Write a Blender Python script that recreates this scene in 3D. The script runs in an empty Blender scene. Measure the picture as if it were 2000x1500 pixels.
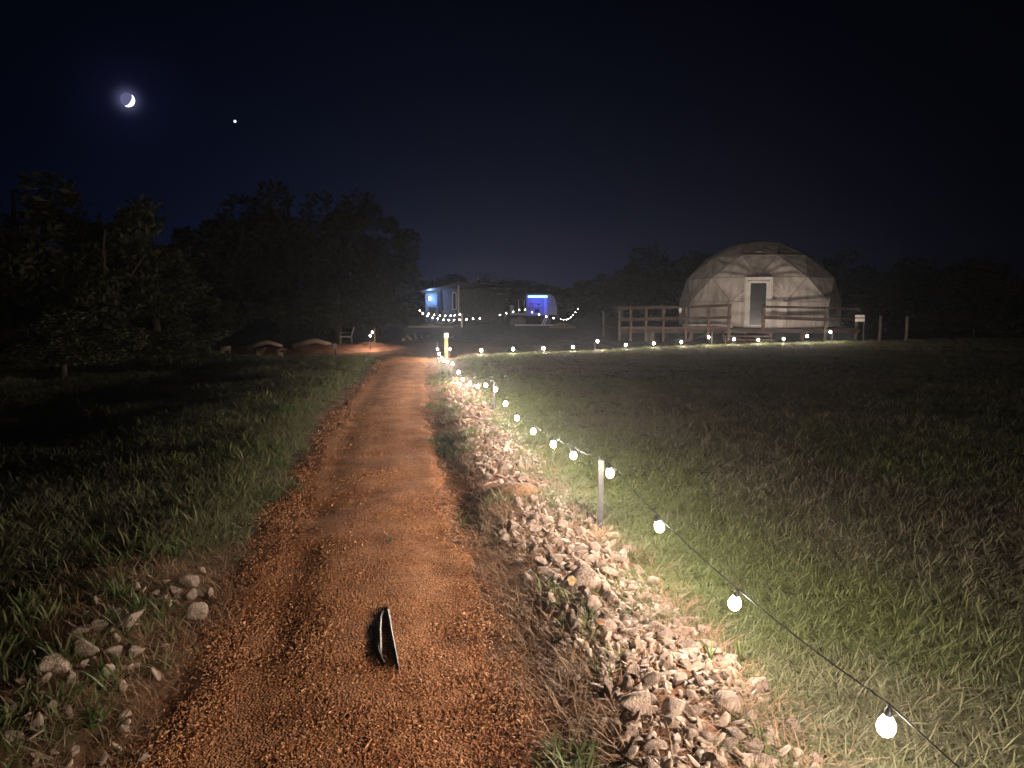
import bpy, bmesh, math, random
import numpy as np
from mathutils import Vector, Matrix, Euler
random.seed(7); rng = np.random.default_rng(7)
S = bpy.context.scene; COL = S.collection
R = math.radians

# ------------------------------------------------------------------ camera
FPX, CAM_H, PITCH = 1440.0, 1.6, R(6.34)
cam_d = bpy.data.cameras.new('camera'); cam = bpy.data.objects.new('camera', cam_d); COL.objects.link(cam)
cam.location = (0, 0, CAM_H); cam.rotation_euler = (R(90) - PITCH, 0, 0)
cam_d.sensor_width = 36; cam_d.lens = 36 * FPX / 2000; cam_d.clip_start = .05; cam_d.clip_end = 6000
S.camera = cam
S.render.resolution_x, S.render.resolution_y = 1024, 768
S.render.engine = 'CYCLES'
cy = S.cycles
cy.use_denoising = True; cy.max_bounces = 4; cy.diffuse_bounces = 2; cy.glossy_bounces = 2
cy.transmission_bounces = 2; cy.transparent_max_bounces = 8; cy.sample_clamp_indirect = 1.5; cy.use_light_tree = True
cy.volume_bounces = 0
vs = S.view_settings
vs.view_transform = 'Standard'; vs.look = 'None'; vs.gamma = 1; vs.use_curve_mapping = False; vs.exposure = 0.0

def ray(x, y):
    u = (x - 1000) / FPX; v = (750 - y) / FPX
    return Vector((u, math.cos(PITCH) + v * math.sin(PITCH), -math.sin(PITCH) + v * math.cos(PITCH)))
def at(x, y, z=0.0):
    d = ray(x, y); t = (z - CAM_H) / d.z
    return Vector((d.x * t, d.y * t, z))
def at_y(x, y, Y):
    d = ray(x, y); t = Y / d.y
    return Vector((d.x * t, Y, CAM_H + d.z * t))
def on_plane(x, y, A, B):                       # vertical plane through ground points A and B
    d = ray(x, y); nx, ny = -(B[1] - A[1]), (B[0] - A[0])
    t = (A[0] * nx + A[1] * ny) / (d.x * nx + d.y * ny)
    return Vector((d.x * t, d.y * t, CAM_H + d.z * t))

# ------------------------------------------------------------------ night sky
HAZE, HAZE_G = .0010, .86
BULB_W, ROW_W, FAR_W, SOFT = 78.0, 95.0, 2.6, .34
WARM = (1.0, .84, .69)
moon_dir = ray(249, 195).normalized()
W = bpy.data.worlds.new('World'); S.world = W; W.use_nodes = True
nt = W.node_tree; nt.nodes.clear()
def N(tree, t, **k):
    n = tree.nodes.new(t)
    for a, b in k.items(): setattr(n, a, b)
    return n
def link(tree, a, b): tree.links.new(a, b)
def wmath(op, a, b=None):
    n = N(nt, 'ShaderNodeMath', operation=op)
    for i, v in enumerate((a, b)):
        if v is None: continue
        if isinstance(v, (int, float)): n.inputs[i].default_value = v
        else: link(nt, v, n.inputs[i])
    return n.outputs[0]
tc = N(nt, 'ShaderNodeTexCoord'); sep = N(nt, 'ShaderNodeSeparateXYZ'); link(nt, tc.outputs['Generated'], sep.inputs[0])
def dotd(v):
    n = N(nt, 'ShaderNodeVectorMath', operation='DOT_PRODUCT'); link(nt, tc.outputs['Generated'], n.inputs[0]); n.inputs[1].default_value = v
    return n.outputs['Value']
zc = wmath('MAXIMUM', sep.outputs['Z'], 0.0)
zf = wmath('POWER', 2.718, wmath('MULTIPLY', zc, -8.5))
zb = wmath('POWER', 2.718, wmath('MULTIPLY', zc, -2.6))
az = dotd((-.02, 1, 0))
lobe = wmath('POWER', wmath('MAXIMUM', az, 0.0), 13.0)
lobe2 = wmath('POWER', wmath('MAXIMUM', dotd((-.16, .987, 0)), 0.0), 7.0)
def aure(K): return wmath('POWER', 2.718, wmath('MULTIPLY', wmath('SUBTRACT', 1.0, dotd(tuple(moon_dir))), -K))
terms = [((.0095, .0102, .0190), wmath('MULTIPLY', lobe, zf)), ((.0010, .0032, .0150), wmath('MULTIPLY', lobe2, zb)),
         ((.10, .10, .20), aure(19000.)), ((.0030, .0030, .011), aure(1100.))]
acc = None
for c, f in terms:
    m = N(nt, 'ShaderNodeVectorMath', operation='SCALE'); m.inputs[0].default_value = c; link(nt, f, m.inputs['Scale'])
    if acc is None:
        a = N(nt, 'ShaderNodeVectorMath', operation='ADD'); a.inputs[0].default_value = (.00020, .00030, .0011); link(nt, m.outputs[0], a.inputs[1]); acc = a
    else:
        a = N(nt, 'ShaderNodeVectorMath', operation='ADD'); link(nt, acc.outputs[0], a.inputs[0]); link(nt, m.outputs[0], a.inputs[1]); acc = a
bg = N(nt, 'ShaderNodeBackground'); link(nt, acc.outputs[0], bg.inputs['Color']); bg.inputs['Strength'].default_value = 1.0
wo = N(nt, 'ShaderNodeOutputWorld'); link(nt, bg.outputs[0], wo.inputs['Surface'])

# ------------------------------------------------------------------ helpers
def tag(o, label=None, cat=None, group=None, kind=None):
    if label: o['label'] = label
    if cat: o['category'] = cat
    if group: o['group'] = group
    if kind: o['kind'] = kind
    return o
def empty(name, loc, label=None, cat=None, group=None, rz=0):
    o = bpy.data.objects.new(name, None); COL.objects.link(o); o.location = loc; o.rotation_euler = (0, 0, rz); o.empty_display_size = .1
    return tag(o, label, cat, group)
def link_mesh(name, me, parent=None, loc=None):
    o = bpy.data.objects.new(name, me); COL.objects.link(o)
    if parent: o.parent = parent
    if loc is not None: o.location = loc
    return o
class MB:
    def __init__(s): s.v = []; s.f = []
    def add(s, vs, fs):
        b = len(s.v); s.v += [tuple(v) for v in vs]; s.f += [tuple(b + i for i in f) for f in fs]; return s
    def box(s, c, sz, rot=None):
        h = [q / 2 for q in sz]; vs = []
        for x in (-1, 1):
            for y in (-1, 1):
                for z in (-1, 1):
                    p = Vector((x * h[0], y * h[1], z * h[2]))
                    if rot is not None: p = (rot @ p)
                    vs.append(p + Vector(c))
        return s.add(vs, [(0, 1, 3, 2), (4, 6, 7, 5), (0, 4, 5, 1), (2, 3, 7, 6), (0, 2, 6, 4), (1, 5, 7, 3)])
    def beam(s, a, b, w, h, up=(0, 0, 1)):
        a = Vector(a); b = Vector(b); d = b - a; L = d.length; d.normalize(); u = Vector(up)
        if abs(d.dot(u)) > .99: u = Vector((0, 1, 0))
        x = d.cross(u).normalized(); z = x.cross(d)
        m = Matrix((x, d, z)).transposed()
        return s.box((a + b) / 2, (w, L, h), m)
    def tube(s, pts, r, n=6, cap=True):
        pts = [Vector(p) for p in pts]; k = len(pts); rr = r if hasattr(r, '__len__') else [r] * k
        vs = []; fs = []; prev = None
        for i, p in enumerate(pts):
            d = (pts[min(i + 1, k - 1)] - pts[max(i - 1, 0)]).normalized()
            if prev is None:
                u = Vector((0, 0, 1)) if abs(d.z) < .9 else Vector((1, 0, 0)); x = d.cross(u).normalized()
            else: x = (prev - d * prev.dot(d)).normalized()
            prev = x; y = d.cross(x)
            for j in range(n):
                a = 2 * math.pi * j / n; vs.append(p + (x * math.cos(a) + y * math.sin(a)) * rr[i])
        for i in range(k - 1):
            for j in range(n):
                fs.append((i * n + j, i * n + (j + 1) % n, (i + 1) * n + (j + 1) % n, (i + 1) * n + j))
        if cap: fs += [tuple(range(n))[::-1], tuple(range((k - 1) * n, k * n))]
        return s.add(vs, fs)
    def lathe(s, prof, n=12, c=(0, 0, 0)):
        vs = []; fs = []; c = Vector(c)
        for r, z in prof:
            for j in range(n):
                a = 2 * math.pi * j / n; vs.append(c + Vector((r * math.cos(a), r * math.sin(a), z)))
        for i in range(len(prof) - 1):
            for j in range(n): fs.append((i * n + j, i * n + (j + 1) % n, (i + 1) * n + (j + 1) % n, (i + 1) * n + j))
        return s.add(vs, fs)
    def mesh(s, name, m, smooth=False):
        me = bpy.data.meshes.new(name); me.from_pydata(s.v, [], s.f)
        if m: me.materials.append(m)
        if smooth: me.polygons.foreach_set('use_smooth', [True] * len(me.polygons))
        me.update(); return me
    def build(s, name, m, parent=None, smooth=False, loc=None):
        return link_mesh(name, s.mesh(name, m, smooth), parent, loc)

def bsdf_mat(name, c1, c2=None, scale=8., rough=.8, bump=0., bscale=40., spec=.3, metal=0., detail=5., rnd=None, stretch=None, ramp=(.35, .65), coord='Object'):
    m = bpy.data.materials.new(name); m.use_nodes = True; t = m.node_tree; p = t.nodes['Principled BSDF']
    p.inputs['Roughness'].default_value = rough; p.inputs['Specular IOR Level'].default_value = spec; p.inputs['Metallic'].default_value = metal
    p.inputs['Base Color'].default_value = (*c1, 1)
    co = N(t, 'ShaderNodeTexCoord').outputs[coord]
    if stretch:
        mp = N(t, 'ShaderNodeMapping'); mp.inputs['Scale'].default_value = stretch; link(t, co, mp.inputs['Vector']); co = mp.outputs[0]
    if c2:
        nz = N(t, 'ShaderNodeTexNoise'); nz.inputs['Scale'].default_value = scale; nz.inputs['Detail'].default_value = detail; nz.inputs['Roughness'].default_value = .65
        link(t, co, nz.inputs['Vector'])
        rp = N(t, 'ShaderNodeValToRGB'); rp.color_ramp.elements[0].position, rp.color_ramp.elements[1].position = ramp
        rp.color_ramp.elements[0].color = (*c1, 1); rp.color_ramp.elements[1].color = (*c2, 1)
        link(t, nz.outputs['Fac'], rp.inputs['Fac']); out = rp.outputs['Color']
        if rnd:
            oi = N(t, 'ShaderNodeObjectInfo'); hs = N(t, 'ShaderNodeMapRange'); hs.inputs['To Min'].default_value, hs.inputs['To Max'].default_value = rnd
            link(t, oi.outputs['Random'], hs.inputs['Value'])
            mm = N(t, 'ShaderNodeVectorMath', operation='SCALE'); link(t, out, mm.inputs[0]); link(t, hs.outputs[0], mm.inputs['Scale']); out = mm.outputs[0]
        link(t, out, p.inputs['Base Color'])
    if bump:
        b = N(t, 'ShaderNodeTexNoise'); b.inputs['Scale'].default_value = bscale; b.inputs['Detail'].default_value = 6; link(t, co, b.inputs['Vector'])
        bn = N(t, 'ShaderNodeBump'); bn.inputs['Strength'].default_value = bump; bn.inputs['Distance'].default_value = .02
        link(t, b.outputs['Fac'], bn.inputs['Height']); link(t, bn.outputs[0], p.inputs['Normal'])
    return m
def emit_mat(name, c, s, clear=False):
    m = bpy.data.materials.new(name); m.use_nodes = True; t = m.node_tree; t.nodes.clear()
    e = N(t, 'ShaderNodeEmission'); e.inputs['Color'].default_value = (*c, 1); e.inputs['Strength'].default_value = s
    o = N(t, 'ShaderNodeOutputMaterial')
    if clear:
        tr = N(t, 'ShaderNodeBsdfTransparent'); a = N(t, 'ShaderNodeAddShader'); link(t, e.outputs[0], a.inputs[0]); link(t, tr.outputs[0], a.inputs[1]); link(t, a.outputs[0], o.inputs['Surface'])
    else: link(t, e.outputs[0], o.inputs['Surface'])
    return m
def leaf_mat(name, ca, cb, trans=.3, attr=True):
    m = bpy.data.materials.new(name); m.use_nodes = True; t = m.node_tree; t.nodes.clear()
    mix = N(t, 'ShaderNodeMix', data_type='RGBA'); mix.inputs['A'].default_value = (*ca, 1); mix.inputs['B'].default_value = (*cb, 1)
    if attr: a = N(t, 'ShaderNodeAttribute', attribute_type='INSTANCER', attribute_name='tint'); link(t, a.outputs['Fac'], mix.inputs['Factor'])
    else:
        g = N(t, 'ShaderNodeTexCoord'); nz = N(t, 'ShaderNodeTexNoise'); nz.inputs['Scale'].default_value = 1.3; link(t, g.outputs['Object'], nz.inputs['Vector']); link(t, nz.outputs['Fac'], mix.inputs['Factor'])
    p = N(t, 'ShaderNodeBsdfPrincipled'); p.inputs['Roughness'].default_value = .6; p.inputs['Specular IOR Level'].default_value = .25
    tr = N(t, 'ShaderNodeBsdfTranslucent'); mx = N(t, 'ShaderNodeMixShader'); mx.inputs[0].default_value = trans
    link(t, mix.outputs['Result'], p.inputs['Base Color']); link(t, mix.outputs['Result'], tr.inputs['Color'])
    link(t, p.outputs[0], mx.inputs[1]); link(t, tr.outputs[0], mx.inputs[2])
    o = N(t, 'ShaderNodeOutputMaterial'); link(t, mx.outputs[0], o.inputs['Surface'])
    return m

def vnoise(x, y, seed=0):
    x = np.asarray(x, float); y = np.asarray(y, float)
    xi = np.floor(x).astype(np.int64); yi = np.floor(y).astype(np.int64); fx = x - xi; fy = y - yi
    fx = fx * fx * (3 - 2 * fx); fy = fy * fy * (3 - 2 * fy)
    def hsh(a, b):
        h = (a * 374761393 + b * 668265263 + seed * 974634777) & 0x7fffffff
        h = ((h ^ (h >> 13)) * 1274126177) & 0x7fffffff
        return ((h ^ (h >> 16)) & 0xffff) / 65535.0
    return (hsh(xi, yi) * (1 - fx) + hsh(xi + 1, yi) * fx) * (1 - fy) + (hsh(xi, yi + 1) * (1 - fx) + hsh(xi + 1, yi + 1) * fx) * fy
def fbm(x, y, seed=0, o=3):
    s = 0; a = .5; t = 0
    for i in range(o): s = s + a * vnoise(np.asarray(x) * 2 ** i, np.asarray(y) * 2 ** i, seed + i); t += a; a *= .5
    return s / t
def sstep(a, b, x): t = np.clip((np.asarray(x, float) - a) / (b - a), 0, 1); return t * t * (3 - 2 * t)

# ------------------------------------------------------------------ terrain shape
PY = [-12., -4., 0., 2.4, 5.5, 10.9, 15.4, 20.1, 26., 40.]
PX = [1.6, .36, -.22, -.58, -1.09, -1.92, -2.42, -2.9, -3.5, -5.]
def path_x(y): return np.interp(y, PY, PX)
ROW = [(-12., 21.8), (-1.9, 21.2), (3.0, 24.0), (7.3, 27.0), (12.6, 29.0), (16., 30.3), (60., 46.)]
def row_y(x): return np.interp(x, [p[0] for p in ROW], [p[1] for p in ROW])
def h(x, y):
    x = np.asarray(x, float); y = np.asarray(y, float); s = x - path_x(y)
    near = 1 - sstep(17., 21., y)
    z = .055 * (fbm(x * .45, y * .45, 3) - .5) + .02 * (fbm(x * 2.2, y * 2.2, 5) - .5)
    lump = .7 + .6 * fbm(y * .7 + 3, y * 0 + .5, 11)
    ridge = .05 * sstep(.80, 1.04, s) * (1 - .5 * sstep(1.3, 1.95, s)) * lump
    ridge = ridge * (1 - .5 * sstep(9, 14, y))
    rut = -.05 * np.exp(-((s - .72) / .12) ** 2) * sstep(4.6, 5.6, y) * (1 - sstep(8.5, 11, y))
    wheel = -.012 * np.exp(-((np.abs(s) - .42) / .16) ** 2)
    left = sstep(.74, 1.25, -s) * (.05 + .07 * fbm(x * .9, y * .9, 21)) - sstep(1.8, 5.0, -s) * (.27 - .24 * fbm(x * .55, y * .55, 23))  # verge slope shaped to catch bulb light, ground beyond dropped to stay dark
    z = z + near * (ridge + rut + wheel + left)
    far = y - row_y(x)
    z = z - .30 * sstep(.15, 1.1, far) + .22 * sstep(2.5, 7., far)
    z = z + .03 * sstep(-2.5, -.3, far) * (1 - sstep(0, .4, far)) * (x > -1.5)
    return z
def hz(x, y): return float(h(x, y))

xs = np.unique(np.concatenate([np.linspace(-7, 7, 190), np.sign(np.linspace(-1, 1, 121)) * (7 + 500 * np.abs(np.linspace(-1, 1, 121)) ** 3)]))
ys = np.unique(np.concatenate([np.linspace(-6, 12, 220), np.linspace(12, 40, 150), 40 + 800 * np.linspace(0, 1, 60) ** 2.2]))
X, Y = np.meshgrid(xs, ys); Z = h(X, Y)
def grid_mesh(name, X, Y, Z, m):
    ny, nx = X.shape; v = np.stack([X, Y, Z], -1).reshape(-1, 3)
    i = np.arange(ny * nx).reshape(ny, nx)
    q = np.stack([i[:-1, :-1], i[:-1, 1:], i[1:, 1:], i[1:, :-1]], -1).reshape(-1, 4)
    me = bpy.data.meshes.new(name); me.from_pydata(v.tolist(), [], q.tolist()); me.materials.append(m)
    me.polygons.foreach_set('use_smooth', [True] * len(q)); me.update(); return me
gm = bpy.data.materials.new('earth'); gm.use_nodes = True; t = gm.node_tree; p = t.nodes['Principled BSDF']; p.inputs['Roughness'].default_value = .95; p.inputs['Specular IOR Level'].default_value = .1
at1 = N(t, 'ShaderNodeAttribute', attribute_name='dirt'); at2 = N(t, 'ShaderNodeAttribute', attribute_name='yard')
def noise_col(t, c1, c2, sc):
    tcn = N(t, 'ShaderNodeTexCoord'); nz = N(t, 'ShaderNodeTexNoise'); nz.inputs['Scale'].default_value = sc; nz.inputs['Detail'].default_value = 8; link(t, tcn.outputs['Object'], nz.inputs['Vector'])
    rp = N(t, 'ShaderNodeValToRGB'); rp.color_ramp.elements[0].position = .35; rp.color_ramp.elements[1].position = .68; rp.color_ramp.elements[0].color = (*c1, 1); rp.color_ramp.elements[1].color = (*c2, 1); link(t, nz.outputs['Fac'], rp.inputs[0]); return rp.outputs[0], nz.outputs['Fac']
c_lawn, f1 = noise_col(t, (.035, .030, .016), (.085, .075, .038), 9.)
c_dirt, f2 = noise_col(t, (.11, .055, .032), (.27, .135, .08), 7.)
c_yard, f3 = noise_col(t, (.055, .046, .040), (.15, .125, .11), 2.5)
m1 = N(t, 'ShaderNodeMix', data_type='RGBA'); link(t, at1.outputs['Fac'], m1.inputs['Factor']); link(t, c_lawn, m1.inputs['A']); link(t, c_dirt, m1.inputs['B'])
m2 = N(t, 'ShaderNodeMix', data_type='RGBA'); link(t, at2.outputs['Fac'], m2.inputs['Factor']); link(t, m1.outputs['Result'], m2.inputs['A']); link(t, c_yard, m2.inputs['B'])
link(t, m2.outputs['Result'], p.inputs['Base Color'])
bn = N(t, 'ShaderNodeBump'); bn.inputs['Strength'].default_value = .8; bn.inputs['Distance'].default_value = .03; link(t, f1, bn.inputs['Height']); link(t, bn.outputs[0], p.inputs['Normal'])
gme = grid_mesh('ground', X, Y, Z, gm)
def dirt_mask(x, y):
    s = x - path_x(y); n = fbm(x * 1.5, y * 1.5, 31) - .5
    bank = sstep(.55, .8, s + n * .3) * (1 - sstep(1.45, 1.95, s + n * .8)) * (1 - sstep(12, 17, y))
    onp = (1 - sstep(.7, .95, np.abs(s) + n * .3)) * (1 - sstep(21, 23, y))
    lb = sstep(-1.35, -.8, s + n * .8) * (1 - sstep(-.7, -.5, s)) * (1 - sstep(3.6, 5., y + n * 2))
    cross = sstep(20.5, 21.6, y + n * 2) * (1 - sstep(29, 33, y + n * 6)) * (1 - sstep(-1.2, .5, x + n * 1.5)) * sstep(-12, -9, x)
    return np.clip(np.maximum.reduce([bank, onp, lb, cross]), 0, 1)
def yard_mask(x, y):
    n = fbm(x * .6, y * .6, 41) - .5
    return sstep(.3, 1.2, y - row_y(x) + n * .5) * sstep(-.8, .8, x + n * 2) * (1 - sstep(24, 40, x)) + sstep(30, 34, y + n * 5) * (1 - sstep(-.8, .8, x + n * 2)) * sstep(-16, -10, x)
for nm, fn in (('dirt', dirt_mask), ('yard', yard_mask)):
    a = gme.attributes.new(nm, 'FLOAT', 'POINT'); a.data.foreach_set('value', np.clip(fn(X, Y), 0, 1).reshape(-1).astype(np.float32))
tag(link_mesh('ground', gme), kind='structure')

# gravel path: a strip whose edges dive under the ground sheet
sv = np.linspace(-1.0, 1.0, 44); yv = np.concatenate([np.linspace(-4, 7, 230), np.linspace(7.08, 22, 130)])
SS, YY = np.meshgrid(sv, yv); XX = SS + path_x(YY)
wl = .74 + .16 * (fbm(YY * .9, YY * 0, 51) - .5) * 2 + .10 * (fbm(YY * 4, SS * 0, 52) - .5)
inside = 1 - sstep(-.24, .06, np.abs(SS) - wl)
ZZ = h(XX, YY) - .03 + .042 * inside + .007 * (fbm(XX * 9, YY * 9, 53) - .5) * inside + .016 * (fbm(XX * 3, YY * 3, 54) - .5) * inside
pm = bpy.data.materials.new('red_gravel'); pm.use_nodes = True; t = pm.node_tree; p = t.nodes['Principled BSDF']; p.inputs['Roughness'].default_value = .9; p.inputs['Specular IOR Level'].default_value = .15
tcn = N(t, 'ShaderNodeTexCoord'); vo = N(t, 'ShaderNodeTexVoronoi'); vo.inputs['Scale'].default_value = 85.; link(t, tcn.outputs['Object'], vo.inputs['Vector'])
cA, fA = noise_col(t, (.29, .112, .046), (.49, .225, .10), 3.)
sp = N(t, 'ShaderNodeSeparateColor'); link(t, vo.outputs['Color'], sp.inputs[0]); mr = N(t, 'ShaderNodeMapRange'); mr.inputs['To Min'].default_value = .45; mr.inputs['To Max'].default_value = 1.35; link(t, sp.outputs[0], mr.inputs['Value'])
mm = N(t, 'ShaderNodeVectorMath', operation='SCALE'); link(t, cA, mm.inputs[0]); link(t, mr.outputs[0], mm.inputs['Scale']); link(t, mm.outputs[0], p.inputs['Base Color'])
bn = N(t, 'ShaderNodeBump'); bn.inputs['Strength'].default_value = .8; bn.inputs['Distance'].default_value = .008; bn.invert = True; link(t, vo.outputs['Distance'], bn.inputs['Height']); link(t, bn.outputs[0], p.inputs['Normal'])
tag(link_mesh('gravel_path', grid_mesh('gravel_path', XX, YY, ZZ, pm)), kind='structure')
def path_top(x, y): return h(x, y) + .012

# ------------------------------------------------------------------ scatter tool
def scatter(name, P, rot, scl, idx, tint, meshes, label=None, cat=None, parent=None):
    c = bpy.data.collections.new(name + '_pieces')
    for i, me in enumerate(meshes): c.objects.link(bpy.data.objects.new('%s_piece_%02d' % (name, i), me))
    me = bpy.data.meshes.new(name); me.from_pydata(np.asarray(P, float).tolist(), [], [])
    for nm, ty, arr, key in (('rot', 'FLOAT_VECTOR', rot, 'vector'), ('scl', 'FLOAT_VECTOR', scl, 'vector'), ('idx', 'INT', idx, 'value'), ('tint', 'FLOAT', tint, 'value')):
        a = me.attributes.new(nm, ty, 'POINT'); a.data.foreach_set(key, np.asarray(arr).astype(np.int32 if ty == 'INT' else np.float32).reshape(-1))
    o = link_mesh(name, me, parent)
    g = bpy.data.node_groups.new(name + '_nodes', 'GeometryNodeTree')
    g.interface.new_socket('Geometry', in_out='INPUT', socket_type='NodeSocketGeometry'); g.interface.new_socket('Geometry', in_out='OUTPUT', socket_type='NodeSocketGeometry')
    gi = N(g, 'NodeGroupInput'); go = N(g, 'NodeGroupOutput'); ip = N(g, 'GeometryNodeInstanceOnPoints'); ci = N(g, 'GeometryNodeCollectionInfo')
    ci.inputs['Collection'].default_value = c; ci.inputs['Separate Children'].default_value = True; ci.inputs['Reset Children'].default_value = True
    def na(nm, ty): n = N(g, 'GeometryNodeInputNamedAttribute', data_type=ty); n.inputs['Name'].default_value = nm; return n.outputs['Attribute']
    link(g, gi.outputs[0], ip.inputs['Points']); link(g, ci.outputs[0], ip.inputs['Instance']); ip.inputs['Pick Instance'].default_value = True
    link(g, na('idx', 'INT'), ip.inputs['Instance Index']); link(g, na('rot', 'FLOAT_VECTOR'), ip.inputs['Rotation']); link(g, na('scl', 'FLOAT_VECTOR'), ip.inputs['Scale'])
    link(g, ip.outputs[0], go.inputs[0])
    md = o.modifiers.new('scatter', 'NODES'); md.node_group = g
    return tag(o, label, cat, kind='stuff')

def tuft_mesh(name, m, nb, rad, lean, width, curl, seed, seg=3):
    r = random.Random(seed); b = MB()
    for _ in range(nb):
        a = r.uniform(0, 6.283); q = rad * math.sqrt(r.random()); base = Vector((q * math.cos(a), q * math.sin(a), -.05))
        da = r.uniform(0, 6.283); L = r.uniform(.55, 1.15); tilt = r.uniform(*lean); w = width * r.uniform(.6, 1.3); cu = r.uniform(.3, 1) * curl
        side0 = Vector((-math.sin(da), math.cos(da), 0)); tw = r.uniform(-1, 1)
        pts = [base]; ang = tilt
        for k in range(seg):
            ang += cu / seg; pts.append(pts[-1] + Vector((math.cos(da) * math.sin(ang), math.sin(da) * math.sin(ang), math.cos(ang))) * (L / seg))
        vs = []
        for k, pnt in enumerate(pts[:-1]):
            ww = w * (1 - .75 * (k / seg) ** 1.5); sd = (side0 + Vector((0, 0, tw * .4 * k / seg))).normalized(); vs += [pnt - sd * ww / 2, pnt + sd * ww / 2]
        vs.append(pts[-1]); n = len(vs)
        fs = [(2 * k, 2 * k + 1, 2 * k + 3, 2 * k + 2) for k in range(seg - 1)] + [(n - 3, n - 2, n - 1)]
        b.add(vs, fs)
    return b.mesh(name, m)
M_GRASS = leaf_mat('lawn_grass', (.138, .164, .058), (.185, .160, .110))
M_VERGE = leaf_mat('verge_grass', (.165, .185, .085), (.225, .20, .125))
M_DRY = leaf_mat('dead_grass', (.30, .165, .095), (.42, .29, .185), .2)
M_WEED = leaf_mat('weed_leaf', (.10, .15, .05), (.18, .17, .08))
lawn_tufts = [tuft_mesh('lawn_tuft', M_GRASS, 18, .6, (.45, 1.4), .062, 1.2, 100 + i) for i in range(6)]
verge_tufts = [tuft_mesh('verge_tuft', M_VERGE, 16, .55, (.35, 1.3), .06, 1.1, 150 + i) for i in range(6)]
dry_tufts = [tuft_mesh('dry_tuft', M_DRY, 16, .5, (.5, 1.45), .026, 1.1, 200 + i) for i in range(6)]
weed_tufts = [tuft_mesh('weed_tuft', M_WEED, 14, .25, (.1, .9), .09, 1.0, 300 + i) for i in range(4)]

def cloud(y0, y1, dens, sfun):
    """random ground points within view between depths y0 and y1"""
    w = .80 * y1 + 1.6; n = int(dens * 2 * w * (y1 - y0)); x = rng.uniform(-w, w, n); y = rng.uniform(y0, y1, n)
    k = np.abs(x) < .80 * y + 1.6; x, y = x[k], y[k]
    pr = sfun(x, y); k = rng.random(len(x)) < pr
    return x[k], y[k]
BANDS = [(1.0, 3.5, 1150), (3.5, 6, 900), (6, 10, 560), (10, 15, 320), (15, 23, 120), (23, 32, 60)]
def lawn_p(side):
    def f(x, y):
        s = x - path_x(y); n = fbm(x * 1.6, y * 1.6, 61) - .5; n2 = fbm(x * 5, y * 5, 62) - .5
        edge = row_y(x) + .55 + n2 * .4
        if side > 0: p = sstep(1.28, 1.68, s + n * .8 + n2 * .3) * (y < edge)
        else:
            p = sstep(-.78, -1.05, s + n * .35 + n2 * .2) * (1 - .96 * (sstep(-2.5, -1.6, s + n * .6) * (1 - sstep(3.9, 5.0, y + n * 1.5)))) * (y < 23.0 + n * 2)
        return p
    return f
def grass_layer(name, pf, L0, label, bands=BANDS, meshes=lawn_tufts, tintf=None, lift=0., grow=24., vs=1.):
    xs_, ys_ = [], []
    for y0, y1, d in bands:
        x, y = cloud(y0, y1, d, pf); xs_.append(x); ys_.append(y)
    x = np.concatenate(xs_); y = np.concatenate(ys_); n = len(x)
    ti = tintf(x, y) + rng.normal(0, .13, n)
    L = L0(x, y) * rng.uniform(.7, 1.3, n) * (1 + y / grow * .5)
    rot = np.stack([rng.normal(0, .12, n), rng.normal(0, .12, n), rng.uniform(0, 6.283, n)], -1)
    scatter(name, np.stack([x, y, h(x, y) + lift], -1), rot, np.stack([L, L, L * vs], -1), rng.integers(0, len(meshes), n), np.clip(ti, 0, 1), meshes, label, 'grass')
    return n
def lawn_tint(x, y):
    s = x - path_x(y)
    return np.clip(.08 + .62 * sstep(1.7, 3.8, s) * (y < row_y(x) - 1.4) + 1.5 * (fbm(x * .8, y * .8, 71) - .5), 0, 1)
def left_tint(x, y): return np.clip(.3 + 1.2 * (fbm(x * .7, y * .7, 73) - .5), 0, 1)
ng = grass_layer('lawn_grass', lawn_p(1), lambda x, y: .058 + .058 * fbm(x * 1.3, y * 1.3, 81), 'mown grass of the lawn right of the string lights', tintf=lawn_tint)
ng += grass_layer('verge_grass', lawn_p(-1), lambda x, y: .05 + .13 * fbm(x * .9, y * .9, 82) ** 1.6, 'longer rough grass left of the gravel path', tintf=left_tint, meshes=verge_tufts)
def bank_p(x, y):
    s = x - path_x(y); n = fbm(x * 2.2, y * 2.2, 91) - .5
    a = sstep(.66, .86, s + n * .25) * (1 - sstep(1.35, 1.75, s + n * .9)) * (1 - .55 * sstep(13, 20, y))
    b = sstep(-2.0, -1.5, s + n * .4) * (1 - sstep(-.8, -.62, s + n * .3)) * (1 - sstep(3.9, 5.2, y + n)) * .8
    a = a * (1 - (.68 - .30 * sstep(4.8, 6.5, y)) * sstep(.98, 1.1, s) * (1 - sstep(1.42, 1.55, s)))
    return np.clip(a + b, 0, 1) * (.35 + .65 * sstep(.35, .6, fbm(x * 4, y * 4, 92)))
ng += grass_layer('dead_grass', bank_p, lambda x, y: .075 + .05 * fbm(x, y, 93), 'dead brown grass and straw along both path edges', bands=[(1, 3.5, 1100), (3.5, 6, 800), (6, 10, 420), (10, 15, 220), (15, 21, 110)], meshes=dry_tufts, tintf=lambda x, y: fbm(x * 2, y * 2, 94))
def weed_p(x, y):
    s = x - path_x(y); n = fbm(x * 1.7, y * 1.7, 96)
    a = sstep(.62, .78, s) * (1 - sstep(1.0, 1.2, s)) * sstep(.55, .66, n)
    b = sstep(-2.6, -2.0, s) * (1 - sstep(-1.1, -.8, s)) * sstep(.45, .62, n) * .6
    c = sstep(.55, .7, np.abs(s)) * (np.abs(s) < .8) * sstep(.66, .72, n) * .3
    return np.clip(a + b + c, 0, 1)
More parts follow.
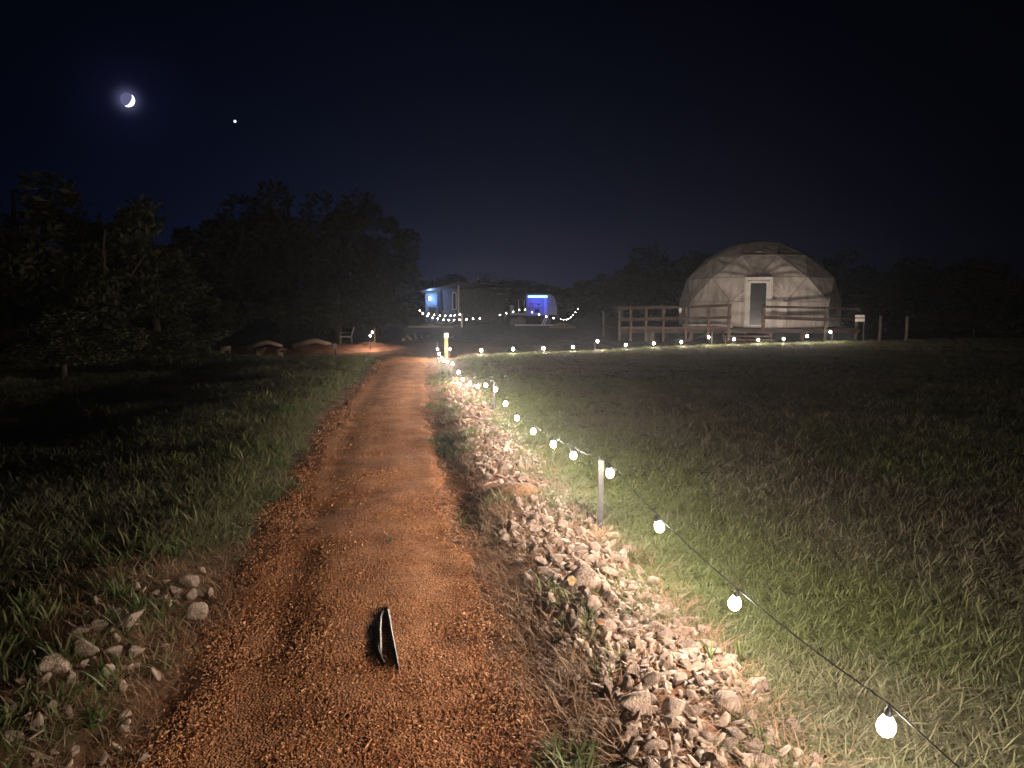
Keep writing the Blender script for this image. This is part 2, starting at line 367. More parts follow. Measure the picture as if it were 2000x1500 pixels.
ng += grass_layer('weeds', weed_p, lambda x, y: .075 + .05 * rng.random(len(x)), 'low green weeds between the path and the rocks', bands=[(1, 4, 260), (4, 9, 150), (9, 20, 60)], meshes=weed_tufts, tintf=lambda x, y: rng.random(len(x)))

stalks = [tuft_mesh('stalk', M_DRY, 3, .15, (.5, 1.2), .018, .8, 400 + i, 4) for i in range(5)]
ng += grass_layer('dry_stalks', lambda x, y: lawn_p(1)(x, y) * sstep(1.9, 2.6, x - path_x(y)) * sstep(.4, .6, fbm(x * .9, y * .9, 77)), lambda x, y: .14 + .08 * rng.random(len(x)), 'single pale dry stalks standing above the lawn grass', bands=[(1, 5, 16), (5, 12, 7), (12, 22, 3)], meshes=stalks, tintf=lambda x, y: .6 + 0 * x)
# ------------------------------------------------------------------ rocks
def rock_mesh(name, m, seed, sub=3, cuts=15):
    r = np.random.default_rng(seed); bm = bmesh.new(); bmesh.ops.create_icosphere(bm, subdivisions=sub, radius=1.)
    v = np.array([q.co[:] for q in bm.verts])
    for _ in range(cuts):
        n = r.normal(size=3); n /= np.linalg.norm(n); d = r.uniform(.34, .76); k = np.maximum(0, v @ n - d); v -= k[:, None] * n
    v *= np.array([1, r.uniform(.65, .95), r.uniform(.5, .8)])
    v *= (1 + .09 * (fbm(v[:, 0] * 3 + 9, v[:, 1] * 3 + v[:, 2] * 2 + 5, seed) - .5) + .05 * (fbm(v[:, 0] * 8, v[:, 2] * 8 + v[:, 1] * 5, seed + 3) - .5))[:, None]
    v /= np.abs(v[:, 0]).max()
    for q, c in zip(bm.verts, v): q.co = c
    me = bpy.data.meshes.new(name); bm.to_mesh(me); bm.free(); me.materials.append(m)
    me.polygons.foreach_set('use_smooth', [True] * len(me.polygons)); me.update(); return me
M_ROCK = bsdf_mat('limestone', (.27, .19, .145), (.47, .365, .295), 2.2, .88, .9, 9., .2, rnd=(.72, 1.12))
M_CHIP = leaf_mat('chip', (.29, .112, .044), (.53, .265, .125), 0.)
M_PEB = leaf_mat('pebble', (.25, .175, .13), (.46, .355, .285), 0.)
rocks = [rock_mesh('rock', M_ROCK, 500 + i) for i in range(14)]
G_R = 'limestone rocks in the row along the right side of the path'
G_L = 'limestone rocks scattered along the left side of the path'
L_R = 'angular pale limestone rock in the loose row between the gravel path and the lawn'
L_L = 'pale limestone rock half sunk in weeds along the left edge of the path'
placed = []
SEG = [(2.75, 'at the front end of the row, nearest the camera', 'front end of the right row'), (3.7, 'in the wide part of the row near the front', 'wide part of the right row'),
       (5.0, 'in the row left of the nearest stake', 'row left of the nearest stake'), (7.2, 'in the row just beyond the nearest stake', 'row just beyond the nearest stake'), (99, 'at the thin far end of the row', 'far end of the right row')]
def put_rock(x, y, r, z=None, label=L_R, group=G_R, flat=.9, sink=.22):
    if label == L_R:
        w_, g_ = [(w, g) for q, w, g in SEG if y < q][0]; big = 'large' if r > .046 else 'small'
        label = '%s pale angular rock %s' % (big, w_); group = '%s rocks at the %s' % (big, g_)
    o = bpy.data.objects.new('rock', rocks[random.randrange(len(rocks))]); COL.objects.link(o)
    o.location = (x, y, (hz(x, y) + r * (.55 - sink)) if z is None else z)
    o.rotation_euler = (random.gauss(0, .45), random.gauss(0, .45), random.uniform(0, 6.28)); q = r * random.uniform(.9, 1.1)
    o.scale = (q, q * random.uniform(.8, 1.1), q * flat * random.uniform(.85, 1.15)); tag(o, label, 'rock', group); placed.append((x, y, r)); return o
def px_rock(px, py, rad_px, label=L_R, group=G_R, z=.12, **k):
    p = at(px, py, z if group == G_R else .03); return put_rock(p.x, p.y, rad_px / FPX * p.y * (.92 if group == G_R else 1.35), label=label, group=group, **k)
# the rocks one can name
px_rock(1142, 1122, 46, 'biggest pale rock at the top of the row, with a yellow leaf on it', flat=1.0, sink=.08)
px_rock(1247, 1352, 40, 'tall wedge shaped rock standing with its shadowed face to the path', flat=1.3, sink=.05)
px_rock(1207, 1340, 30, 'two lobed pale rock beside the tall wedge rock', flat=.8)
px_rock(1440, 1402, 36, 'broad flat faced rock at the lawn side of the pile', flat=.8)
px_rock(1328, 1195, 24, 'rounded grey rock lying apart in dead grass beside the lawn')
px_rock(1178, 1482, 34, 'rock with a rough flat top at the very front of the row', flat=.8)
px_rock(1300, 1258, 22, 'small square pale block in the middle of the row')
for (a, b, r) in [(1315, 1242, 17), (1190, 1205, 26), (1160, 1165, 27), (1215, 1165, 21), (1250, 1185, 24), (1275, 1200, 22), (1245, 1235, 22), (1300, 1225, 28), (1225, 1255, 22), (1170, 1250, 20), (1150, 1245, 16), (1345, 1270, 20), (1330, 1300, 26), (1370, 1305, 24), (1350, 1330, 22), (1275, 1420, 24), (1320, 1455, 26), (1260, 1500, 28), (1360, 1360, 25), (1420, 1345, 34), (1400, 1450, 28), (1460, 1450, 26), (1500, 1450, 32), (1380, 1480, 30), (1310, 1500, 30), (1440, 1490, 34), (1060, 1080, 20), (1090, 1075, 18), (1110, 1060, 15), (1040, 1055, 17), (1025, 1042, 14), (1085, 1040, 14), (1100, 1010, 15), (1070, 1100, 20), (1120, 1090, 14), (965, 1003, 10), (905, 840, 12), (915, 850, 10), (938, 855, 13), (898, 858, 11), (948, 882, 10)]:
    px_rock(a, b, r)
# the rest of the row
tries = 0
while len(placed) < 288 and tries < 90000:
    tries += 1
    y = (1.75 + 3.5 * random.random() ** 1.15) if random.random() < .86 else random.uniform(5.2, 12.5)
    s = random.gauss(1.29, .20 if y < 5.2 else .14)
    if s < .90 or s > 1.66 or (5.3 < y < 6.1 and random.random() < .7) or (7.4 < y < 8.0 and random.random() < .5): continue
    x = float(path_x(y)) + s
    r = random.uniform(.030, .050) if random.random() < .80 else random.uniform(.048, .070)
    if y > 5.4: r *= 1.15
    if any((x - a) ** 2 + (y - b) ** 2 < (.70 * (r + c)) ** 2 for a, b, c in placed): continue
    put_rock(x, y, r)
nR = len(placed)
for (a, b, r, lab) in [(372, 1140, 17, 'topmost upright pale rock of the left cluster'), (385, 1190, 19, 'bright faceted rock nearest the path in the left cluster'), (255, 1238, 24, 'large rounded rock at the middle of the left cluster'), (110, 1335, 26, 'long pale rock farthest left with one bright edge'), (22, 1478, 18, 'small pale rock alone at the lower left corner of the view'), (222, 1340, 14, 'small upright rock with a lit tip at the left'),
                       (345, 1160, 12, L_L), (318, 1178, 11, L_L), (340, 1178, 9, L_L), (372, 1162, 13, L_L), (268, 1165, 12, L_L), (410, 1152, 9, L_L), (162, 1258, 15, L_L), (192, 1248, 14, L_L), (172, 1300, 22, L_L), (222, 1288, 14, L_L), (208, 1325, 16, L_L), (135, 1352, 14, L_L), (95, 1405, 16, L_L), (165, 1320, 12, L_L), (262, 1280, 15, L_L), (230, 1220, 12, L_L), (145, 1475, 14, L_L), (240, 1420, 13, L_L), (280, 1470, 15, L_L), (200, 1480, 12, L_L)]:
    px_rock(a, b, r, lab, G_L, sink=.05)
# pebbles: too small to pick apart
pebs = [rock_mesh('pebble', M_PEB, 700 + i, 2, 13) for i in range(6)]
chips = [rock_mesh('chip', M_CHIP, 720 + i, 1, 7) for i in range(6)]
for me in chips: me.polygons.foreach_set('use_smooth', [False] * len(me.polygons))
def stones(name, pf, bands, size, meshes, label, zf, tf):
    xs_, ys_ = [], []
    for y0, y1, d in bands:
        n = int(d * 3.6 * (y1 - y0)); y = rng.uniform(y0, y1, n); s = rng.uniform(-1.6, 2.0, n); x = s + path_x(y)
        k = rng.random(n) < pf(s, y, x); xs_.append(x[k]); ys_.append(y[k])
    x = np.concatenate(xs_); y = np.concatenate(ys_); n = len(x); q = size(n, y)
    rot = np.stack([rng.normal(0, .5, n), rng.normal(0, .5, n), rng.uniform(0, 6.283, n)], -1)
    scatter(name, np.stack([x, y, zf(x, y)], -1), rot, np.stack([q * 1.3, q * .95, q * .5], -1), rng.integers(0, len(meshes), n), np.clip(tf(x, y) + rng.normal(0, .25, n), 0, 1), meshes, label, 'stones')
    return n
npb = stones('pebbles', lambda s, y, x: np.clip(sstep(.92, 1.12, s) * (1 - sstep(1.5, 1.72, s)) + .13 * sstep(-1.5, -1.2, s) * (1 - sstep(-.9, -.8, s)) * (y < 4.4), 0, 1) * (.25 + .75 * sstep(.35, .55, fbm(x * 2.4, y * 2.4, 97))), [(1.4, 4, 1000), (4, 6, 600), (6, 9, 330), (9, 16, 110)], lambda n, y: rng.uniform(.016, .036, n) * (1 + .45 * sstep(5, 9, y)), pebs, 'small stones and chips lying between the limestone rocks', lambda x, y: h(x, y) + .008, lambda x, y: .5 + 0 * x)
npb += stones('gravel', lambda s, y, x: (1 - sstep(.62, .86, np.abs(s) + .35 * (fbm(x * 3, y * 3, 98) - .5))) * (.30 + .70 * sstep(.3, .55, fbm(x * 2.4, y * 2.4, 99))) * (1 - .45 * np.exp(-((np.abs(s) - .42) / .13) ** 2)), [(1.2, 3.0, 19000), (3.0, 4.5, 13000), (4.5, 7, 6500), (7, 11, 2400), (11, 20, 450)], lambda n, y: (.0020 + .0042 * rng.random(n) ** 2.2) * (1 + y / 13) * np.where(rng.random(n) < .05, 1.7, 1), chips, 'loose red brown gravel covering the path', lambda x, y: path_top(x, y) - .0005, lambda x, y: fbm(x * 1.8, y * 1.8, 95) * 1.3 - .15)
print('grass', ng, 'stones', npb, 'rocks', len(placed))

# ------------------------------------------------------------------ black pipe and leaves on the ground
M_BLACK = bsdf_mat('black_plastic', (.012, .013, .014), (.11, .075, .05), 26., .48, .15, 30., .6)
M_LEAF = bsdf_mat('dry_leaf', (.20, .125, .06), (.33, .23, .12), 14., .7, .4, 25.)
M_LEAF2 = bsdf_mat('brown_leaf', (.17, .085, .045), (.27, .15, .075), 14., .7, .4, 25.)
top = at(757, 1182, .03); bot = at(770, 1312, .0)
pe = empty('torn_plastic_strip', (top.x, (top.y + bot.y) / 2, 0), 'torn black plastic sheet edge poking out of the gravel path', 'plastic sheet')
pe.location.z = hz(pe.location.x, pe.location.y)
b = MB(); K = 16
def fold(pts, w, hh, twist):
    """a curled sheet edge: an upright lip that rolls over, with thickness"""
    bb = MB(); vs = []; n = len(pts)
    prof = [(-.5, 0.0), (-.42, .55), (-.15, .95), (.15, 1.0), (.42, .7), (.5, .35), (.40, .32), (.3, .62), (.1, .82), (-.12, .78), (-.3, .45), (-.36, 0.0)]
    for i, (p, ww, h2) in enumerate(pts):
        for a, c in prof: vs.append((p[0] + a * ww + random.gauss(0, .0012), p[1], p[2] + c * h2 + random.gauss(0, .0015)))
    m = len(prof); fs = []
    for i in range(n - 1):
        for j in range(m): fs.append((i * m + j, i * m + (j + 1) % m, (i + 1) * m + (j + 1) % m, (i + 1) * m + j))
    fs += [tuple(range(m))[::-1], tuple(range((n - 1) * m, n * m))]
    return bb.add(vs, fs)
def local_strip(pxs, w0, w1, hh):
    out = []
    for i, (a, c) in enumerate(pxs):
        q = at(a, c, .02); f = i / (len(pxs) - 1)
        out.append((((q.x - pe.location.x), q.y - pe.location.y, -.012), w0 + (w1 - w0) * f, hh * (.35 + .65 * math.sin(math.pi * min(1, f * .8 + .2)))))
    return out
fold(local_strip([(747, 1190), (743, 1207), (741, 1225), (741, 1245), (741, 1262), (743, 1280), (746, 1290)], .022, .026, .046), 0, 0, 0).build('flap', M_BLACK, pe, True)
fold(local_strip([(757, 1184), (760, 1205), (764, 1230), (768, 1250), (772, 1268), (776, 1290), (780, 1312)], .024, .018, .042), 0, 0, 0).build('flap', M_BLACK, pe, True)
def sheet(pxs, w):  # flat dark strip standing in for shadow and dark top face beside a flap
    n = len(pxs); bb = MB(); vs = []; fs = []
    for i, (a_, c_) in enumerate(pxs):
        q = at(a_, c_, .02); ww = w * (.35 + .65 * math.sin(math.pi * (i + .6) / (n + .2)))
        for lay in (0, 1):
            for k, f in enumerate((-1., -.6, -.2, .12)): vs.append((q.x - pe.location.x + f * ww, q.y - pe.location.y, .016 + .012 * (f + 1) - .004 * lay))
    for i in range(n - 1):
        for k in range(3):
            for lay in (0, 4): fs.append((i * 8 + k + lay, i * 8 + k + 1 + lay, (i + 1) * 8 + k + 1 + lay, (i + 1) * 8 + k + lay))
        fs += [(i * 8, i * 8 + 4, i * 8 + 12, i * 8 + 8), (i * 8 + 3, i * 8 + 7, i * 8 + 15, i * 8 + 11)]
    return bb.add(vs, fs)
sheet([(750, 1190), (742, 1212), (739, 1236), (737, 1256), (742, 1276), (752, 1296)], .020).build('sheet', M_BLACK, pe, True)
sheet([(757, 1180), (757, 1192), (760, 1208), (764, 1232), (769, 1256), (774, 1280), (778, 1300)], .016).build('sheet', M_BLACK, pe, True)
def leaf(px, py, z, size, m, label, tilt):
    p = at(px, py, z); n = 9; vs = []
    for i in range(n):
        f = i / (n - 1); w = .40 * math.sin(math.pi * f ** .7) ** .9 * (1 + .07 * math.sin(14 * f)) + .004
        vs += [(f - .5, -w, .10 * math.cos(3 * f) + .12), (f - .5, 0, .02 * math.sin(5 * f)), (f - .5, w, .14 * math.sin(2.5 * f))]
    fs = []
    for i in range(n - 1): fs += [(3 * i, 3 * i + 1, 3 * i + 4, 3 * i + 3), (3 * i + 1, 3 * i + 2, 3 * i + 5, 3 * i + 4)]
    mb = MB().add([tuple(c * size for c in v) for v in vs], fs); o = mb.build('fallen_leaf', m, None, True, p); o.rotation_euler = tilt
    md = o.modifiers.new('thick', 'SOLIDIFY'); md.thickness = .0015
    return tag(o, label, 'leaf')
leaf(1116, 1134, .18, .065, M_LEAF, 'yellow dry leaf leaning on the biggest rock', (R(75), R(10), R(30)))
leaf(1172, 1216, .17, .052, M_LEAF2, 'curled brown leaf lying among the rocks', (R(25), R(10), R(10)))
leaf(1290, 1248, .17, .05, M_LEAF, 'yellow dry leaf caught beside the small square block', (R(40), R(20), R(140)))
# a few tall single weeds one can pick out
def tall_weed(px, py, H, label, n=5):
    p = at(px, py, .09); p.z = hz(p.x, p.y) - .01; mb = MB(); r = random.Random(px)
    for i in range(n):
        a = r.uniform(0, 6.28); l = r.uniform(.15, .45); w = .006
        pts = [Vector((0, 0, 0)) + Vector((math.cos(a), math.sin(a), 0)) * (l * H * f ** 1.8) + Vector((0, 0, H * r.uniform(.9, 1.0) * (f - .18 * l * f ** 3))) for f in (0, .35, .7, 1)]
        sd = Vector((-math.sin(a), math.cos(a), 0)) * w
        mb.add([pts[0] - sd, pts[0] + sd, pts[1] - sd, pts[1] + sd, pts[2] - sd * .6, pts[2] + sd * .6, pts[3]], [(0, 1, 3, 2), (2, 3, 5, 4), (4, 5, 6)])
    o = mb.build('weed', M_WEEDT, None, False, p); return tag(o, label, 'weed')
M_WEEDT = leaf_mat('fresh_blade', (.11, .155, .045), (.17, .19, .075), .25, attr=False)
tall_weed(1141, 1215, .10, 'single thin green shoot standing among the rocks')
tall_weed(1388, 1275, .14, 'tall green shoot at the lawn edge beside the rocks')
tall_weed(1445, 1270, .12, 'spreading green blades at the lawn edge under a bulb', 8)
tall_weed(760, 1034, .06, 'small green weed growing in the middle of the path', 14)
# clay hump on the bank
b = MB(); c = at(1005, 945, .12)
pr = [(.34, -.06), (.26, -.01), (.17, .035), (.08, .055), (0.001, .06)]
b.lathe(pr, 22); o = b.build('clay_mound', bsdf_mat('red_clay', (.13, .068, .038), (.25, .14, .08), 10., .95, 1., 30., .1), None, True, (c.x, c.y, hz(c.x, c.y)))
for v in o.data.vertices: v.co.z += .025 * (float(fbm(v.co.x * 12, v.co.y * 12, 7)) - .5); v.co.x *= 1.0 + .3 * (float(fbm(v.co.y * 9, v.co.z * 9, 8)) - .5)
tag(o, 'low hump of red clay on the rock bank beside the path', 'mound')

# ------------------------------------------------------------------ string lights
M_BULB = emit_mat('bulb_glass', (1, .90, .80), 26., True)
M_BULBF = emit_mat('far_bulb_glass', (1, .88, .78), 24., True)
M_WIRE = bsdf_mat('black_rubber', (.02, .02, .02), None, rough=.5, spec=.5)
M_SOCK = bsdf_mat('bakelite', (.03, .028, .026), None, rough=.4, spec=.5)
bulb_prof = [(r_ * .93, z_ * .82) for r_, z_ in [(.0005, -.078), (.012, -.075), (.022, -.066), (.0275, -.052), (.0285, -.040), (.025, -.024), (.018, -.010), (.013, 0.)]]
bulb_me = MB().lathe(bulb_prof, 14).mesh('bulb', M_BULB, True)
bulbf_me = MB().lathe([(r * 1.2, z * 1.05) for r, z in bulb_prof], 10).mesh('far_bulb', M_BULBF, True)
sock_me = MB().lathe([(.0105, -.002), (.0120, .002), (.0115, .018), (.006, .024), (.004, .036), (.0005, .037)], 10).mesh('socket', M_SOCK, True)
lights = {}
def light_data(w, rad):
    k = (w, rad)
    if k not in lights:
        l = bpy.data.lights.new('bulb_light', 'POINT'); l.energy = w; l.color = WARM; l.shadow_soft_size = rad; lights[k] = l
        l.use_nodes = True; t = l.node_tree; e = [n for n in t.nodes if n.type == 'EMISSION'][0]
        fo = N(t, 'ShaderNodeLightFalloff'); fo.inputs['Strength'].default_value = 1.0; fo.inputs['Smooth'].default_value = SOFT if w == BULB_W else .10; link(t, fo.outputs['Quadratic'], e.inputs['Strength'])
    return lights[k]
def string(pts, label, w, far=False, anchors=None, lightmask=None, group='strings of globe bulbs', bsc=1.0):
    """pts: bulb centres in order; the cable runs a little above them and through the anchors"""
    root = empty('string_lights', pts[0], label, 'string lights', group); o0 = Vector(pts[0]); root.location = o0
    drop = .035; sc = 1.0 if not far else 1.3
    tops = [Vector(p) + Vector((0, 0, .0)) for p in pts]
    for i, p in enumerate(tops):
        bo = link_mesh('bulb', bulbf_me if far else bulb_me, root, p - o0 + Vector((0, 0, drop)))
        bo.rotation_euler = (random.gauss(0, .12), random.gauss(0, .12), 0)
        bo.scale = (bsc, bsc, bsc); so = link_mesh('socket', sock_me, bo); so.scale = (sc, sc, sc)
        if lightmask is None or lightmask(i):
            l = bpy.data.objects.new('bulb_light', light_data(w, .02 if not far else .03)); COL.objects.link(l); l.parent = bo; l.location = (0, 0, -.045)
    line = [p - o0 + Vector((0, 0, drop + .037 * sc)) for p in tops]
    for k, a in sorted((anchors or {}).items(), reverse=True): line.insert(k, Vector(a) - o0)
    fine = []
    for i in range(len(line) - 1):
        a, c = line[i], line[i + 1]; L = (c - a).length
        for k in range(4): f = k / 4; fine.append(a.lerp(c, f) - Vector((0, 0, .05 * min(L, 1.2) * f * (1 - f))))
    fine.append(line[-1])
    MB().tube(fine, .0026 if not far else .005, 6).build('wire', M_WIRE, root, True)
    return root
M_STEEL = bsdf_mat('grey_steel', (.03, .03, .033), (.07, .066, .066), 20., .5, .2, 60., .4)
def stake(p, H, label, w=.034, hook=True):
    g = empty('metal_stake', (p[0], p[1], hz(p[0], p[1])), label, 'stake', 'thin metal stakes that carry the string lights')
    b = MB(); b.box((0, 0, H / 2 - .1), (w, .004, H + .2)); b.box((-w / 2 + .002, .009, H / 2 - .1), (.004, .014, H + .2)); b.box((w / 2 - .002, .009, H / 2 - .1), (.004, .014, H + .2)); b.build('post', M_STEEL, g)
    if hook: MB().tube([(-.012, 0, H - .02), (-.018, -.004, H + .012), (-.008, -.008, H + .03), (.006, -.008, H + .026)], .0032, 6).build('hook', M_STEEL, g, True)
    return Vector((g.location.x, g.location.y, g.location.z + H))
s1, s2, s3, s4 = at(1173, 1025, .07), at(965, 800, .05), at(882, 740, .04), at(872, 700, .0)
s0 = Vector((1.34, .55, 0))
T1 = stake(s1, .50, 'nearest grey metal stake holding the string lights, standing in the grass')
T2 = stake(s2, .41, 'second grey metal stake from the camera, beside the rocks'); T3 = stake(s3, .34, 'third metal stake, just before the wooden post')
T0 = stake(s0, .42, 'metal stake just outside the view at the lower right')
near = [on_plane(a, b, s0, s1) for a, b in ((1733, 1420), (1437, 1180), (1284, 1030), (1190, 925))]
pre = [Vector((1.22, 1.25, .34)), Vector((1.37, .35, .36)), Vector((1.5, -.6, .38)), Vector((1.64, -1.5, .36)), Vector((1.78, -2.4, .38))]
mid = [on_plane(a, b, s1, s2) for a, b in ((1120, 890), (1080, 868), (1042, 843), (1009, 817), (988, 789), (968, 761))]
mid2 = [on_plane(a, b, s2, s3) for a, b in ((949, 753), (933, 755), (918, 750), (905, 741), (896, 727), (884, 711))]
print('near', [tuple(round(c, 2) for c in v) for v in near + mid + mid2])
end = [at_y(a, b, Y) for a, b, Y in ((874, 707, 16.8), (868, 705, 18.0), (863, 699, 19.2), (858, 691, 20.0), (854, 682, 20.6))]
end2 = [at_y(879, 682, 20.9)]
string(pre[::-1] + near[0:4] + mid, 'string of warm bulbs running along the lawn from the foreground past two stakes', BULB_W, anchors={4: T0, 9: T1})
string(mid2 + end + end2, 'string of bulbs curving up to the wooden post at the path end', BULB_W, anchors={6: T3})
tall = stake(at(854, 706, 0), .52, 'thin metal stake left of the wooden post', .016)
ws = at(1162, 686, 0); ws2 = at(1390, 676, 0); ws3 = at(1625, 670, 0)
stake(ws, .40, 'first metal stake of the far light row, left of the deck', .022); stake(ws2, .46, 'second metal stake of the far light row, before the deck railing', .022); stake(ws3, .40, 'last metal stake of the far light row at the lawn corner', .022)
row = [on_plane(a, b, s4, ws) for a, b in ((940, 691), (1002, 692), (1061, 686), (1119, 678), (1167, 666))] + [on_plane(a, b, ws, ws2) for a, b in ((1222, 673), (1277, 673), (1331, 667), (1384, 658))] + [on_plane(a, b, ws2, ws3) for a, b in ((1434, 662), (1481, 663), (1531, 661), (1577, 656), (1622, 648))]
for v in row: v.z = max(v.z, hz(v.x, v.y) + .16)
print('row', [tuple(round(c, 2) for c in v) for v in row])
string(row, 'far row of bulbs along the back edge of the lawn before the dome', ROW_W, bsc=1.45)

# wooden post with a lit cap
M_PINE = bsdf_mat('pine_wood', (.20, .118, .05), (.30, .19, .085), 3., .7, .3, 30., .2, stretch=(6, 6, .6))
g = empty('bollard_post', (s4.x, s4.y, hz(s4.x, s4.y)), 'short square wooden post with a glowing white cap at the path end', 'post')
MB().box((0, 0, .235), (.09, .09, .75)).build('post', M_PINE, g)
b = MB(); b.box((0, 0, .605), (.125, .125, .02)); b.box((0, 0, .705), (.13, .13, .02)); b.lathe([(.07, .715), (.045, .735), (.0005, .745)], 4); b.build('cap', bsdf_mat('white_cap', (.8, .8, .78), None, rough=.4), g)
MB().box((0, 0, .655), (.105, .105, .08)).build('lamp', emit_mat('solar_lamp', (1, .92, .84), 4.), g)
b = MB().tube([(.05, 0, .56), (.14, -.02, .6), (.23, -.02, .64)], .007, 5); b.build('cable_arm', M_WIRE, g)

# ------------------------------------------------------------------ dome tent on its deck
DZ = .44
dc = Vector((12.38, 37.4, DZ))
M_CANVAS = bpy.data.materials.new('canvas'); M_CANVAS.use_nodes = True; t = M_CANVAS.node_tree; p = t.nodes['Principled BSDF']; p.inputs['Roughness'].default_value = .75; p.inputs['Specular IOR Level'].default_value = .25
tcn = N(t, 'ShaderNodeTexCoord'); mp = N(t, 'ShaderNodeMapping'); mp.inputs['Scale'].default_value = (2.2, 2.2, .5); link(t, tcn.outputs['Object'], mp.inputs[0])
nz = N(t, 'ShaderNodeTexNoise'); nz.inputs['Scale'].default_value = 1.6; nz.inputs['Detail'].default_value = 7; link(t, mp.outputs[0], nz.inputs['Vector'])
rp = N(t, 'ShaderNodeValToRGB'); rp.color_ramp.elements[0].position = .30; rp.color_ramp.elements[1].position = .62; rp.color_ramp.elements[0].color = (.42, .37, .34, 1); rp.color_ramp.elements[1].color = (.72, .65, .61, 1); link(t, nz.outputs['Fac'], rp.inputs[0])
link(t, rp.outputs[0], p.inputs['Base Color'])
nf = N(t, 'ShaderNodeTexNoise'); nf.inputs['Scale'].default_value = 5.; nf.inputs['Detail'].default_value = 4; nf.inputs['Distortion'].default_value = 1.5; link(t, tcn.outputs['Object'], nf.inputs['Vector'])
bn = N(t, 'ShaderNodeBump'); bn.inputs['Strength'].default_value = .5; bn.inputs['Distance'].default_value = .05; link(t, nf.outputs['Fac'], bn.inputs['Height']); link(t, bn.outputs[0], p.inputs['Normal'])
M_WPAINT = bsdf_mat('white_paint', (.52, .49, .46), (.72, .69, .66), 6., .5, .1, 40.)
M_TRIM = bsdf_mat('seam_tape', (.30, .265, .245), None, rough=.7)
M_GLASS = bsdf_mat('dark_glass', (.012, .014, .020), None, rough=.22, spec=.3)
dome = empty('dome_tent', dc, 'pale canvas geodesic dome tent standing on a wooden deck behind the lawn', 'tent')
face_a = math.atan2(-dc.y, -dc.x)                                    # towards the path
dome.scale = (.955, .97, 1.0)
NS = 10
def ring(r, z, off, n=NS): return [Vector((r * math.cos(face_a + (k + off) * 2 * math.pi / n), r * math.sin(face_a + (k + off) * 2 * math.pi / n), z)) for k in range(n)]
r0 = ring(4.06, 0, .5); r1 = ring(4.05, 1.17, .5); r2 = ring(3.74, 2.30, 0); r3 = ring(2.66, 3.36, .5); r4 = ring(1.52, 3.98, .5, 5); apex = Vector((0, 0, 4.25))
seams = MB()
def panel(A, B, C, seed):
    n = 16; r = random.Random(seed); nor = (B - A).cross(C - A).normalized(); mid_ = (A + B + C) / 3
    if nor.dot(mid_ - Vector((0, 0, 1))) < 0: nor = -nor
    vs = []; ids = {}; dirx = r.choice(((A - C), (B - A), (C - B))).normalized(); ph = r.uniform(0, 6); am = r.uniform(.035, .06) if r.random() < .7 else .005
    fq = r.uniform(11, 19); cor = r.choice((A, B, C))
    for i in range(n + 1):
        for j in range(n + 1 - i):
            u, v = i / n, j / n; w = 1 - u - v; p = A * u + B * v + C * w
            e = min(u, v, w) * 3; q = p - cor; ang = math.atan2((q.cross(dirx)).dot(nor), q.dot(dirx) + 1e-6)
            d = am * min(1, e * 2.2) * math.sin(fq * ang + ph + 1.2 * math.sin(3 * u))
            ids[i, j] = len(vs); vs.append(p + nor * d)
    fs = []
    for i in range(n):
        for j in range(n - i):
            fs.append((ids[i, j], ids[i + 1, j], ids[i, j + 1]))
            if i + j < n - 1: fs.append((ids[i + 1, j], ids[i + 1, j + 1], ids[i, j + 1]))
    MB().add(vs, fs).build('canvas_panel', M_CANVAS, dome, True)
    for a, b_ in ((A, B), (B, C), (C, A)): seams.beam(a + nor * .004, b_ + nor * .004, .026, .006, nor)
k_ = 0
for k in range(NS):
    K1 = (k + 1) % NS
    a, b_, c, d = r0[k], r0[K1], r1[K1], r1[k]; nrm = ((a + b_) / 2); nrm.z = 0; nrm.normalize()
    if k not in (NS - 1,):
        vs = []; n = 12
        for i in range(n + 1):
            for j in range(7):
                f, g_ = i / n, j / 6; q = (a.lerp(b_, f)).lerp(d.lerp(c, f), g_); e = min(f, 1 - f) * 2
                vs.append(q + nrm * (.035 * math.sin(f * 22 + k * 2) * (1 - g_) * min(1, e * 4)))
        MB().add(vs, [(i * 7 + j, (i + 1) * 7 + j, (i + 1) * 7 + j + 1, i * 7 + j + 1) for i in range(n) for j in range(6)]).build('canvas_skirt', M_CANVAS, dome, True)
    # rings staggered by half a step: r1 k..k+1 under r2 k+1 ; r2 under r3
    panel(r1[k], r1[K1], r2[K1], 10 + k); panel(r2[k], r2[K1], r1[k], 40 + k)
    panel(r2[k], r2[K1], r3[k], 70 + k); panel(r3[k], r3[(k - 1) % NS], r2[k], 100 + k)
for k in range(5):
    i0, i1, i2 = (2 * k) % NS, (2 * k + 1) % NS, (2 * k + 2) % NS          # r4[k] sits above the ring-three edge i0 - i1
    r4k, r4n = r4[k], r4[(k + 1) % 5]
    panel(r3[i0], r3[i1], r4k, 130 + k); panel(r4k, r4n, r3[i1], 150 + k); panel(r3[i1], r3[i2], r4n, 165 + k); panel(r4k, r4n, apex, 180 + k)
seams.build('seam', M_TRIM, dome)
